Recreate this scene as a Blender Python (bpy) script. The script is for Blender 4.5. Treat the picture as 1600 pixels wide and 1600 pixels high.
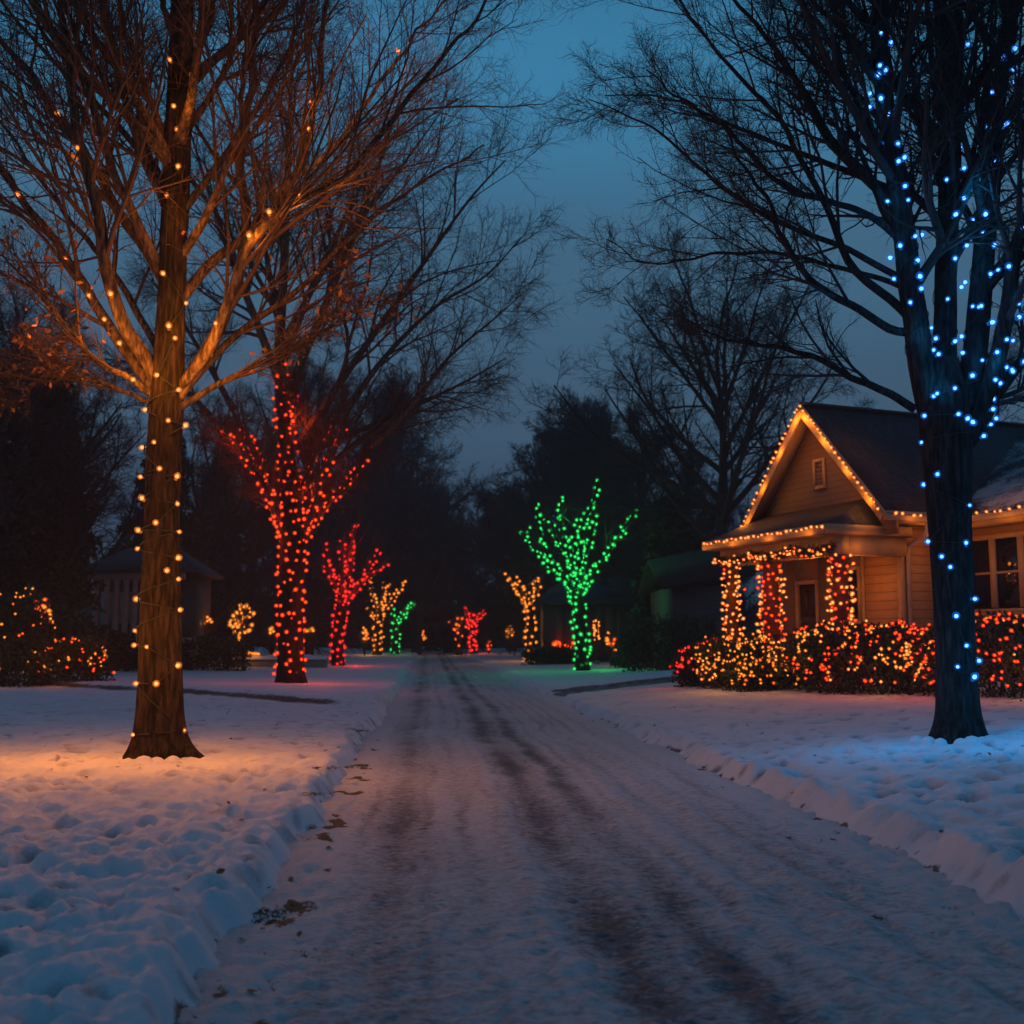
import bpy, math, random
import numpy as np
from mathutils import Vector, Matrix

for o in list(bpy.data.objects):
    bpy.data.objects.remove(o, do_unlink=True)
SC = bpy.context.scene
COL = SC.collection
R = math.radians
rng = np.random.default_rng(11)
random.seed(5)

# ------------------------------------------------------------------ camera, sky, exposure
CAM_H = 1.6
FPX = 1715.0
PITCH = math.atan(200.0 / FPX)
cam_data = bpy.data.cameras.new("camera")
cam_data.sensor_width = 36.0
cam_data.lens = 36.0 * FPX / 1600.0
cam_data.clip_start = 0.1
cam_data.clip_end = 3000.0
cam_data.dof.use_dof = True
cam_data.dof.focus_distance = 11.5
cam_data.dof.aperture_fstop = 2.1
cam_data.dof.aperture_blades = 0
cam = bpy.data.objects.new("camera", cam_data)
cam.location = (0, 0, CAM_H)
cam.rotation_euler = (math.pi / 2 + PITCH, 0, 0)
COL.objects.link(cam)
SC.camera = cam
SC.view_settings.view_transform = 'Standard'
SC.view_settings.look = 'None'
SC.view_settings.exposure = 0.0
SC.view_settings.gamma = 1.0
SC.render.engine = 'CYCLES'
SC.cycles.use_denoising = True
SC.cycles.max_bounces = 6
SC.cycles.diffuse_bounces = 3
SC.cycles.glossy_bounces = 2
SC.cycles.transparent_max_bounces = 10
SC.cycles.sample_clamp_indirect = 4.0
SC.cycles.use_light_tree = True

SKY_STRENGTH = 1.20
world = bpy.data.worlds.new("World")
SC.world = world
world.use_nodes = True
wn, wl = world.node_tree.nodes, world.node_tree.links
wn.clear()
w_out = wn.new('ShaderNodeOutputWorld')
w_bg = wn.new('ShaderNodeBackground')
w_bg.inputs['Strength'].default_value = SKY_STRENGTH
w_tc = wn.new('ShaderNodeTexCoord')
w_sep = wn.new('ShaderNodeSeparateXYZ')
w_ramp = wn.new('ShaderNodeValToRGB')
w_ramp.color_ramp.interpolation = 'EASE'
els = w_ramp.color_ramp.elements
els[0].position = 0.0
els[0].color = (0.028, 0.046, 0.078, 1)
els[1].position = 1.0
els[1].color = (0.006, 0.030, 0.066, 1)
for pos, colr in ((0.10, (0.034, 0.061, 0.105)), (0.20, (0.046, 0.093, 0.150)), (0.32, (0.047, 0.119, 0.197)),
                  (0.48, (0.036, 0.172, 0.315)), (0.60, (0.024, 0.115, 0.22)), (0.75, (0.012, 0.055, 0.115))):
    e = els.new(pos)
    e.color = (*colr, 1)
# thin, hardly visible cloud veil
w_map = wn.new('ShaderNodeMapping')
w_map.inputs['Scale'].default_value = (1.2, 1.2, 4.0)
w_noise = wn.new('ShaderNodeTexNoise')
w_noise.inputs['Scale'].default_value = 1.6
w_noise.inputs['Detail'].default_value = 5
w_mr = wn.new('ShaderNodeMapRange')
w_mr.inputs['From Min'].default_value = 0.25
w_mr.inputs['From Max'].default_value = 0.75
w_mr.inputs['To Min'].default_value = 0.90
w_mr.inputs['To Max'].default_value = 1.08
w_mul = wn.new('ShaderNodeVectorMath')
w_mul.operation = 'SCALE'
wl.new(w_tc.outputs['Generated'], w_sep.inputs[0])
wl.new(w_sep.outputs['Z'], w_ramp.inputs['Fac'])
wl.new(w_tc.outputs['Generated'], w_map.inputs['Vector'])
wl.new(w_map.outputs[0], w_noise.inputs['Vector'])
wl.new(w_noise.outputs['Fac'], w_mr.inputs['Value'])
wl.new(w_ramp.outputs['Color'], w_mul.inputs[0])
wl.new(w_mr.outputs[0], w_mul.inputs['Scale'])
wl.new(w_mul.outputs[0], w_bg.inputs['Color'])
wl.new(w_bg.outputs[0], w_out.inputs['Surface'])

# ------------------------------------------------------------------ small maths helpers
_perm = np.random.default_rng(3).permutation(4096)
_perm = np.concatenate([_perm, _perm])
_ang = np.random.default_rng(4).random(4096) * 2 * math.pi
_gx, _gy = np.cos(_ang), np.sin(_ang)


def perlin(x, y):
    x = np.asarray(x, float)
    y = np.asarray(y, float)
    xi = np.floor(x).astype(np.int64)
    yi = np.floor(y).astype(np.int64)
    xf, yf = x - xi, y - yi
    u = xf * xf * xf * (xf * (xf * 6 - 15) + 10)
    v = yf * yf * yf * (yf * (yf * 6 - 15) + 10)

    def g(ix, iy, fx, fy):
        h = _perm[(_perm[ix & 4095] + iy) & 4095]
        return _gx[h] * fx + _gy[h] * fy
    a = g(xi, yi, xf, yf)
    b = g(xi + 1, yi, xf - 1, yf)
    c = g(xi, yi + 1, xf, yf - 1)
    d = g(xi + 1, yi + 1, xf - 1, yf - 1)
    return (a + u * (b - a) + v * ((c + u * (d - c)) - (a + u * (b - a)))) * 1.5


def fbm(x, y, n=4, gain=0.5):
    s, amp = 0.0, 1.0
    for i in range(n):
        s = s + amp * perlin(x * 2 ** i + 17.3 * i, y * 2 ** i + 5.7 * i)
        amp *= gain
    return s


def sstep(a, b, x):
    t = np.clip((x - a) / (b - a), 0, 1)
    return t * t * (3 - 2 * t)


def nrm(v):
    return v / np.maximum(np.linalg.norm(v, axis=-1, keepdims=True), 1e-9)


CP, SP = math.cos(PITCH), math.sin(PITCH)


def ray(px, py):
    vx, vy = (px - 800.0) / FPX, (800.0 - py) / FPX
    return np.array([vx, CP - vy * SP, SP + vy * CP])


def at(px, py, y):
    """world point seen at photo pixel (px, py) when it stands at distance y down the street"""
    d = ray(px, py)
    t = y / d[1]
    return np.array([d[0] * t, y, CAM_H + d[2] * t])


def to_px(p):
    p = np.asarray(p, float)
    x, y, z = p[..., 0], p[..., 1], p[..., 2] - CAM_H
    f = y * CP + z * SP
    u = -y * SP + z * CP
    return np.stack([800 + FPX * x / f, 800 - FPX * u / f], -1)


# ------------------------------------------------------------------ object helpers
def mesh_obj(name, verts, faces, mat, parent=None, smooth=False, local=False, attrs=None, mats=None, midx=None):
    """one mesh object; verts are world coordinates unless local is set"""
    verts = np.asarray(verts, dtype=np.float64).reshape(-1, 3)
    off = np.zeros(3)
    if parent is not None and not local:
        off = np.array(world_loc(parent))
    me = bpy.data.meshes.new(name)
    fs = faces if isinstance(faces, (list, tuple)) and len(faces) and isinstance(faces[0], np.ndarray) else [faces]
    counts, idx = [], []
    for f in fs:
        if isinstance(f, np.ndarray):
            counts.append(np.full(len(f), f.shape[1], dtype=np.int32))
            idx.append(f.ravel().astype(np.int32))
        else:
            counts.append(np.array([len(q) for q in f], dtype=np.int32))
            idx.append(np.array([i for q in f for i in q], dtype=np.int32))
    counts = np.concatenate(counts)
    idx = np.concatenate(idx)
    me.vertices.add(len(verts))
    me.vertices.foreach_set('co', (verts - off).ravel())
    me.loops.add(len(idx))
    me.loops.foreach_set('vertex_index', idx)
    me.polygons.add(len(counts))
    starts = np.concatenate([[0], np.cumsum(counts)[:-1]]).astype(np.int32)
    me.polygons.foreach_set('loop_start', starts)
    me.polygons.foreach_set('loop_total', counts)
    if mats:
        for m in mats:
            me.materials.append(m)
        me.polygons.foreach_set('material_index', np.asarray(midx, dtype=np.int32))
    elif mat is not None:
        me.materials.append(mat)
    if smooth:
        me.polygons.foreach_set('use_smooth', np.ones(len(counts), dtype=bool))
    if attrs:
        for k, v in attrs.items():
            a = me.attributes.new(k, 'FLOAT', 'POINT')
            a.data.foreach_set('value', np.asarray(v, dtype=np.float32))
    me.update(calc_edges=True)
    ob = bpy.data.objects.new(name, me)
    COL.objects.link(ob)
    if parent is not None:
        ob.parent = parent
    return ob


_wloc = {}


def world_loc(o):
    return _wloc.get(o.name, tuple(o.location))


def empty(name, loc, label=None, cat=None, group=None, rz=0.0):
    o = bpy.data.objects.new(name, None)
    o.empty_display_size = 0.3
    o.location = loc
    o.rotation_euler = (0, 0, rz)
    COL.objects.link(o)
    _wloc[o.name] = tuple(float(v) for v in loc)
    tag(o, label, cat, group)
    return o


def tag(o, label=None, cat=None, group=None, kind=None):
    if label:
        o['label'] = label
    if cat:
        o['category'] = cat
    if group:
        o['group'] = group
    if kind:
        o['kind'] = kind
    return o


class MB:
    """collects boxes, prisms and tubes into one mesh"""

    def __init__(self):
        self.v, self.f = [], []
        self.n = 0

    def add(self, v, f):
        v = np.asarray(v, float).reshape(-1, 3)
        self.v.append(v)
        self.f += [tuple(int(i) + self.n for i in q) for q in f]
        self.n += len(v)
        return self

    def box(self, x0, x1, y0, y1, z0, z1):
        v = [(x0, y0, z0), (x1, y0, z0), (x1, y1, z0), (x0, y1, z0), (x0, y0, z1), (x1, y0, z1), (x1, y1, z1), (x0, y1, z1)]
        return self.add(v, [(0, 3, 2, 1), (4, 5, 6, 7), (0, 1, 5, 4), (1, 2, 6, 5), (2, 3, 7, 6), (3, 0, 4, 7)])

    def slab(self, quad, t):
        """a quad (four points) thickened downward along its own normal"""
        q = np.asarray(quad, float)
        n = np.cross(q[1] - q[0], q[2] - q[0])
        n = n / np.linalg.norm(n)
        if n[2] < 0:
            q = q[::-1]
            n = -n
        lo = q - n * t
        k = len(q)
        v = np.concatenate([q, lo])
        f = [tuple(range(k)), tuple(range(2 * k - 1, k - 1, -1))]
        f += [(i, i + k, (i + 1) % k + k, (i + 1) % k) for i in range(k)]
        return self.add(v, f)

    def bar(self, a, b, w, h, up=(0, 0, 1)):
        """a rectangular bar from a to b"""
        a, b = np.asarray(a, float), np.asarray(b, float)
        t = nrm(b - a)
        s = np.cross(t, np.asarray(up, float))
        s = s / np.linalg.norm(s)
        u = np.cross(s, t)
        c = [(-1, -1), (1, -1), (1, 1), (-1, 1)]
        v = [p + s * (i * w / 2) + u * (j * h / 2) for p in (a, b) for i, j in c]
        return self.add(v, [(0, 1, 2, 3)[::-1], (4, 5, 6, 7), (0, 1, 5, 4), (1, 2, 6, 5), (2, 3, 7, 6), (3, 0, 4, 7)])

    def tube(self, pts, r, s=8, cap=True):
        pts = np.asarray(pts, float)[None]
        rad = np.full(pts.shape[:2], r, float) if np.isscalar(r) else np.asarray(r, float)[None]
        v, f = tubes(pts, rad, s)
        f = [tuple(q) for q in f]
        if cap:
            k = pts.shape[1]
            f.append(tuple(range(s))[::-1])
            f.append(tuple(range((k - 1) * s, k * s)))
        return self.add(v, f)

    def lathe(self, c, prof, s=16):
        """prof: list of (radius, z) about the vertical axis through c"""
        v, f = [], []
        for r, z in prof:
            for i in range(s):
                a = 2 * math.pi * i / s
                v.append((c[0] + r * math.cos(a), c[1] + r * math.sin(a), c[2] + z))
        for j in range(len(prof) - 1):
            for i in range(s):
                f.append((j * s + i, j * s + (i + 1) % s, (j + 1) * s + (i + 1) % s, (j + 1) * s + i))
        f.append(tuple(range(s))[::-1])
        f.append(tuple(range((len(prof) - 1) * s, len(prof) * s)))
        return self.add(v, f)

    def build(self, name, mat, parent=None, smooth=False, local=False):
        return mesh_obj(name, np.concatenate(self.v), self.f, mat, parent, smooth, local)


def tubes(pts, rad, S):
    """pts (N,K,3), rad (N,K) -> vertices, quads of N tubes"""
    N, K, _ = pts.shape
    T = np.empty_like(pts)
    T[:, 1:-1] = pts[:, 2:] - pts[:, :-2]
    T[:, 0] = pts[:, 1] - pts[:, 0]
    T[:, -1] = pts[:, -1] - pts[:, -2]
    T = nrm(T)
    mean = nrm(pts[:, -1] - pts[:, 0])
    ref = np.where(np.abs(mean[:, :1]) < 0.7, np.array([[1.0, 0, 0]]), np.array([[0, 1.0, 0]]))
    A = nrm(np.cross(T, ref[:, None, :]))
    B = np.cross(T, A)
    ang = np.arange(S) * 2 * math.pi / S
    ring = A[:, :, None, :] * np.cos(ang)[None, None, :, None] + B[:, :, None, :] * np.sin(ang)[None, None, :, None]
    V = pts[:, :, None, :] + ring * rad[:, :, None, None]
    base = (np.arange(N) * K * S)[:, None, None]
    k = np.arange(K - 1)[None, :, None] * S
    s = np.arange(S)[None, None, :]
    s2 = (s + 1) % S
    q = np.stack(np.broadcast_arrays(base + k + s, base + k + s2, base + k + S + s2, base + k + S + s), -1)
    return V.reshape(-1, 3), q.reshape(-1, 4)


def merge(parts):
    vs, fs, n = [], [], 0
    for v, f in parts:
        vs.append(v)
        fs.append(f + n)
        n += len(v)
    return np.concatenate(vs), np.concatenate(fs)


def resample(pts, n):
    """smooth polyline through pts (k,d), n points evenly along it"""
    p = np.asarray(pts, float)
    if len(p) > 2:
        ext = np.concatenate([2 * p[:1] - p[1:2], p, 2 * p[-1:] - p[-2:-1]])
        out = []
        for i in range(1, len(ext) - 2):
            t = np.linspace(0, 1, 12, endpoint=False)[:, None]
            a, b, c, d = ext[i - 1], ext[i], ext[i + 1], ext[i + 2]
            out.append(0.5 * ((2 * b) + (c - a) * t + (2 * a - 5 * b + 4 * c - d) * t ** 2 + (3 * b - a - 3 * c + d) * t ** 3))
        out.append(p[-1:])
        p = np.concatenate(out)
    s = np.concatenate([[0], np.cumsum(np.linalg.norm(np.diff(p, axis=0), axis=1))])
    q = np.linspace(0, s[-1], n)
    return np.stack([np.interp(q, s, p[:, j]) for j in range(p.shape[1])], -1)


# ------------------------------------------------------------------ materials
def new_mat(name):
    m = bpy.data.materials.new(name)
    m.use_nodes = True
    nt = m.node_tree
    b = nt.nodes['Principled BSDF']
    return m, nt, b


def N(nt, t, **kw):
    n = nt.nodes.new(t)
    for k, v in kw.items():
        if k in n.inputs:
            n.inputs[k].default_value = v
        else:
            setattr(n, k, v)
    return n


def coords(nt, scale=(1, 1, 1), kind='Object'):
    tc = N(nt, 'ShaderNodeTexCoord')
    mp = N(nt, 'ShaderNodeMapping')
    mp.inputs['Scale'].default_value = scale
    nt.links.new(tc.outputs[kind], mp.inputs['Vector'])
    return mp.outputs[0]


def noise(nt, vec, scale, detail=4, rough=0.55):
    n = N(nt, 'ShaderNodeTexNoise')
    n.inputs['Scale'].default_value = scale
    n.inputs['Detail'].default_value = detail
    n.inputs['Roughness'].default_value = rough
    nt.links.new(vec, n.inputs['Vector'])
    return n.outputs['Fac']


def ramp(nt, fac, stops):
    r = N(nt, 'ShaderNodeValToRGB')
    e = r.color_ramp.elements
    e[0].position, e[0].color = stops[0][0], (*stops[0][1], 1)
    e[1].position, e[1].color = stops[-1][0], (*stops[-1][1], 1)
    for p, c in stops[1:-1]:
        q = e.new(p)
        q.color = (*c, 1)
    nt.links.new(fac, r.inputs['Fac'])
    return r.outputs['Color']


def math_n(nt, op, a, b=None, clamp=False):
    m = N(nt, 'ShaderNodeMath')
    m.operation = op
    m.use_clamp = clamp
    for i, v in enumerate((a, b)):
        if v is None:
            continue
        if isinstance(v, (int, float)):
            m.inputs[i].default_value = v
        else:
            nt.links.new(v, m.inputs[i])
    return m.outputs[0]


def mix_col(nt, fac, a, b):
    m = N(nt, 'ShaderNodeMix')
    m.data_type = 'RGBA'
    for sock, v in ((m.inputs[0], fac), (m.inputs[6], a), (m.inputs[7], b)):
        if isinstance(v, tuple):
            sock.default_value = (*v, 1)
        elif isinstance(v, (int, float)):
            sock.default_value = v
        else:
            nt.links.new(v, sock)
    return m.outputs[2]


def bump(nt, b, height, strength, dist):
    n = N(nt, 'ShaderNodeBump')
    n.inputs['Strength'].default_value = strength
    n.inputs['Distance'].default_value = dist
    nt.links.new(height, n.inputs['Height'])
    nt.links.new(n.outputs[0], b.inputs['Normal'])


def plain(name, col, rough=0.7, var=0.25, scale=6.0, bmp=0.0, metallic=0.0, spec=0.3):
    m, nt, b = new_mat(name)
    v = coords(nt)
    f = noise(nt, v, scale, 5)
    lo = tuple(c * (1 - var) for c in col)
    hi = tuple(min(1, c * (1 + var)) for c in col)
    nt.links.new(ramp(nt, f, [(0.3, lo), (0.7, hi)]), b.inputs['Base Color'])
    b.inputs['Roughness'].default_value = rough
    b.inputs['Metallic'].default_value = metallic
    b.inputs['Specular IOR Level'].default_value = spec
    if bmp:
        bump(nt, b, noise(nt, v, scale * 6, 4), bmp, 0.01)
    return m


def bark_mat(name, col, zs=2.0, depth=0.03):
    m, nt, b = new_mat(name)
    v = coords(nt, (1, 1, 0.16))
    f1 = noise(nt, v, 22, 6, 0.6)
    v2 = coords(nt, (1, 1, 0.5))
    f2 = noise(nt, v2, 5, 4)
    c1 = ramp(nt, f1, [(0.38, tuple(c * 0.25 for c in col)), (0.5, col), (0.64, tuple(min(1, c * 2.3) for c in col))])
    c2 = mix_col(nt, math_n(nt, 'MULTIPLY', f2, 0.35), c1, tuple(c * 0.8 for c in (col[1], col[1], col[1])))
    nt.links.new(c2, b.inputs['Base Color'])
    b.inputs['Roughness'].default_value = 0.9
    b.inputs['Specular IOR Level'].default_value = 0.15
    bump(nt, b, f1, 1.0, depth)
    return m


def leaf_mat(name, c0, c1, rough=0.6):
    m, nt, b = new_mat(name)
    g = N(nt, 'ShaderNodeNewGeometry')
    nt.links.new(ramp(nt, g.outputs['Random Per Island'], [(0.0, c0), (1.0, c1)]), b.inputs['Base Color'])
    b.inputs['Roughness'].default_value = rough
    b.inputs['Specular IOR Level'].default_value = 0.25
    return m


def glow_mat(name, rgb):
    m, nt, b = new_mat(name)
    nt.nodes.remove(b)
    e = N(nt, 'ShaderNodeEmission')
    e.inputs['Color'].default_value = (*rgb, 1)
    e.inputs['Strength'].default_value = 1.0
    nt.links.new(e.outputs[0], nt.nodes['Material Output'].inputs['Surface'])
    return m


def snow_nodes(nt, b):
    v = coords(nt)
    big = noise(nt, v, 1.3, 4)
    fine = noise(nt, v, 38, 6, 0.7)
    grain = noise(nt, v, 170, 2, 0.5)
    snow = ramp(nt, big, [(0.3, (0.70, 0.74, 0.80)), (0.7, (0.82, 0.84, 0.87))])
    hgt = math_n(nt, 'ADD', math_n(nt, 'MULTIPLY', fine, 0.7), math_n(nt, 'MULTIPLY', grain, 0.3))
    bump(nt, b, hgt, 0.8, 0.026)
    b.inputs['Roughness'].default_value = 0.65
    b.inputs['Specular IOR Level'].default_value = 0.3
    return v, snow, fine


def make_ground_mat():
    m, nt, b = new_mat("snow_ground")
    v, snow, fine = snow_nodes(nt, b)
    at_ = N(nt, 'ShaderNodeAttribute', attribute_name='bare')
    patch = noise(nt, v, 16, 6, 0.7)
    k = math_n(nt, 'ADD', at_.outputs['Fac'], math_n(nt, 'MULTIPLY', math_n(nt, 'SUBTRACT', patch, 0.5), 1.1))
    k = ramp(nt, k, [(0.40, (0, 0, 0)), (0.75, (1, 1, 1))])
    dirt = ramp(nt, noise(nt, v, 60, 4), [(0.3, (0.05, 0.037, 0.022)), (0.7, (0.17, 0.12, 0.065))])
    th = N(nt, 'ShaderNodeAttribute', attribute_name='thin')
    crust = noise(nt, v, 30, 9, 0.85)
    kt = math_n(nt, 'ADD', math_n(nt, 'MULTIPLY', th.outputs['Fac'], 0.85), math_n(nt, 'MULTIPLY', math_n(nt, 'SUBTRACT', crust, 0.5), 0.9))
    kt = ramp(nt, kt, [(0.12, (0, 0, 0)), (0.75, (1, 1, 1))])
    icy_shade = ramp(nt, patch, [(0.35, (0.15, 0.16, 0.18)), (0.65, (0.34, 0.37, 0.41))])  # darker tone: painted shade of the hollows, plus icy crust
    snow = mix_col(nt, kt, snow, icy_shade)
    nt.links.new(mix_col(nt, k, snow, dirt), b.inputs['Base Color'])
    return m


def make_road_mat():
    m, nt, b = new_mat("packed_snow_road")
    v, snow, fine = snow_nodes(nt, b)
    at_ = N(nt, 'ShaderNodeAttribute', attribute_name='cover')
    vs = coords(nt, (1.1, 1.8, 1))
    p1 = noise(nt, vs, 7, 7, 0.72)
    p2 = noise(nt, coords(nt, (0.8, 1.5, 1)), 24, 5, 0.7)
    p = math_n(nt, 'ADD', math_n(nt, 'MULTIPLY', math_n(nt, 'SUBTRACT', p1, 0.5), 1.25), math_n(nt, 'MULTIPLY', math_n(nt, 'SUBTRACT', p2, 0.5), 1.2))
    k = math_n(nt, 'ADD', at_.outputs['Fac'], p, clamp=True)
    slush = ramp(nt, k, [(0.10, (0.070, 0.073, 0.085)), (0.36, (0.20, 0.20, 0.22)), (0.58, (0.46, 0.45, 0.46)), (0.9, (0.72, 0.72, 0.74))])
    dirt_at = N(nt, 'ShaderNodeAttribute', attribute_name='dirt')
    pd = noise(nt, v, 22, 6, 0.7)
    kd = math_n(nt, 'ADD', dirt_at.outputs['Fac'], math_n(nt, 'MULTIPLY', math_n(nt, 'SUBTRACT', pd, 0.5), 1.6))
    kd = ramp(nt, kd, [(0.45, (0, 0, 0)), (0.6, (1, 1, 1))])
    earth = ramp(nt, noise(nt, v, 90, 4, 0.7), [(0.3, (0.07, 0.05, 0.025)), (0.7, (0.24, 0.165, 0.08))])
    nt.links.new(mix_col(nt, kd, slush, earth), b.inputs['Base Color'])
    rip = noise(nt, coords(nt, (1, 2.6, 1)), 9, 6, 0.68)
    hh = math_n(nt, 'ADD', math_n(nt, 'MULTIPLY', rip, 1.0), math_n(nt, 'MULTIPLY', fine, 0.35))
    bump(nt, b, hh, 0.9, 0.055)
    r = ramp(nt, k, [(0.1, (0.5, 0.5, 0.5)), (0.6, (0.75, 0.75, 0.75))])
    nt.links.new(r, b.inputs['Roughness'])
    return m


M = {}
M['ground'] = make_ground_mat()
M['road'] = make_road_mat()
M['drive'] = plain("slushy_driveway", (0.16, 0.15, 0.15), 0.8, 0.6, 3.0, 0.6)
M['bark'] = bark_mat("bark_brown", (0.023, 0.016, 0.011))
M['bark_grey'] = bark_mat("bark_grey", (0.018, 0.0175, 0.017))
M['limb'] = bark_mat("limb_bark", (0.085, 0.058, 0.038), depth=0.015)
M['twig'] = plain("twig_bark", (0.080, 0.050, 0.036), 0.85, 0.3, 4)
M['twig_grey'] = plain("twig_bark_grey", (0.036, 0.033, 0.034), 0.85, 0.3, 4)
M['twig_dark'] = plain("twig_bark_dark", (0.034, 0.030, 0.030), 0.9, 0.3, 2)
M['dryleaf'] = leaf_mat("dry_leaf", (0.16, 0.075, 0.03), (0.34, 0.16, 0.06))
M['hedge'] = leaf_mat("hedge_leaf", (0.018, 0.032, 0.014), (0.055, 0.075, 0.030), 0.45)
M['needle'] = leaf_mat("needle_green", (0.012, 0.022, 0.014), (0.030, 0.045, 0.028))
M['stem'] = plain("woody_stem", (0.06, 0.045, 0.035), 0.9)
M['cable'] = plain("green_cable", (0.012, 0.02, 0.012), 0.5, 0.2)
M['snow'] = None
m_, nt_, b_ = new_mat("clean_snow")
v_, s_, f_ = snow_nodes(nt_, b_)
nt_.links.new(s_, b_.inputs['Base Color'])
M['snow'] = m_
M['grass'] = leaf_mat("dead_grass", (0.20, 0.14, 0.07), (0.50, 0.36, 0.18), 0.8)

GLOW = {  # what a lit bulb shows, and what its light is
    'amber': ((5.0, 0.95, 0.27), (1.0, 0.275, 0.018)),
    'gold': ((2.8, 0.62, 0.09), (1.0, 0.36, 0.04)),
    'red': ((4.2, 0.21, 0.035), (1.0, 0.09, 0.015)),
    'crimson': ((3.0, 0.07, 0.045), (1.0, 0.03, 0.02)),
    'orange': ((3.0, 0.34, 0.04), (1.0, 0.2, 0.03)),
    'green': ((0.08, 1.9, 0.30), (0.04, 1.0, 0.16)),
    'blue': ((0.45, 1.5, 5.0), (0.012, 0.40, 1.0)),
}
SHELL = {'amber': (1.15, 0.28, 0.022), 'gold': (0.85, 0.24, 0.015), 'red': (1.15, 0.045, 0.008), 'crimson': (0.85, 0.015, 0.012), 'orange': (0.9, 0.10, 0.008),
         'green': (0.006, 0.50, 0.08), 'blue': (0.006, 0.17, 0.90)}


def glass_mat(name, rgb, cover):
    """coloured bulb glass, enlarged and made to glow as an imitated bloom halo"""
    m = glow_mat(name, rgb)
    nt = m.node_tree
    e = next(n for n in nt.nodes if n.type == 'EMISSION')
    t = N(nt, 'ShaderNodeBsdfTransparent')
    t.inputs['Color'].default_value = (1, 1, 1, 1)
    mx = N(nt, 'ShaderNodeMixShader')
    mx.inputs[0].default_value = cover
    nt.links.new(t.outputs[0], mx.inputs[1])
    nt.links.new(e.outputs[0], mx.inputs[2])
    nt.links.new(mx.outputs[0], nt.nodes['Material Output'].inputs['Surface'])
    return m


for k_, (c_, l_) in GLOW.items():
    M['glow_' + k_] = glow_mat("lit_bulb_" + k_, c_)
    M['glass_' + k_] = glass_mat("bulb_halo_" + k_, SHELL[k_], 0.26)
# ------------------------------------------------------------------ the lie of the land
def q_of(x, y):
    """distance across the street from its left edge"""
    bend = -0.0006 * np.maximum(y - 30, 0) ** 1.6 * 0.0
    return x + 0.0758 * y + 0.97 + bend


ROAD_W = 4.4
HU = np.array([-0.378, 0.926])          # along the lit house's front
HN = np.array([-0.926, -0.378])         # out of its front
P0 = np.array([8.4, 25.0])


def rise(y):
    return 0.0045 * np.maximum(y - 40, 0)


def dimples(x, y, cell, seed, rmin, rmax):
    """scattered hollows such as footprints and melt pits leave in snow, 0..1"""
    gx, gy = x / cell, y / cell
    ix, iy = np.floor(gx).astype(np.int64), np.floor(gy).astype(np.int64)
    out = np.zeros_like(gx)
    for a in (-1, 0, 1):
        for b in (-1, 0, 1):
            jx, jy = ix + a, iy + b
            h = _perm[(_perm[(jx + seed) & 4095] + jy) & 4095]
            h2 = _perm[(h + 77) & 4095]
            h3 = _perm[(h2 + 191) & 4095]
            px = jx + 0.15 + 0.7 * h / 4095.0
            py = jy + 0.15 + 0.7 * h2 / 4095.0
            r = (rmin + (rmax - rmin) * h3 / 4095.0) / cell
            th = h2 / 4095.0 * 6.28
            dx, dy = gx - px, gy - py
            u, w = dx * np.cos(th) + dy * np.sin(th), -dx * np.sin(th) + dy * np.cos(th)
            d2 = (u / r) ** 2 + (w / (r * 0.62)) ** 2
            k = np.exp(-d2 ** 1.5) * (0.35 + 0.65 * h / 4095.0) * ((h3 % 10) > 2)
            out = np.maximum(out, k)
    return out


def drive_k(x, y):
    """1 inside the right-hand driveway"""
    dx, dy = x - 0.6, y - 31.2
    along = dx * 0.926 + dy * 0.378
    across = -dx * 0.378 + dy * 0.926
    return sstep(1.75, 1.35, np.abs(across)) * sstep(-1.2, 0.2, along)


def gully_across(x, y):
    dx, dy = x + 3.3, y - 23.2
    L = math.hypot(-12.6, 11.6)
    ux, uy = -12.6 / L, 11.6 / L
    along = dx * ux + dy * uy
    across = -dx * uy + dy * ux + 0.5 * np.sin(along * 0.35) + 0.25 * perlin(along * 0.6, along * 0 + 3)
    return across, sstep(0.2, 1.5, along)


def gully(x, y):
    """narrow dark edge across the left lawn, where the far part of the lawn steps up"""
    across, m = gully_across(x, y)
    return np.exp(-((across + 0.02) / 0.16) ** 2) * m


def gully_step(x, y):
    across, m = gully_across(x, y)
    return sstep(0.12, -0.14, across) * np.exp(np.minimum(across, 0) / 7.0) * m


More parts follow.
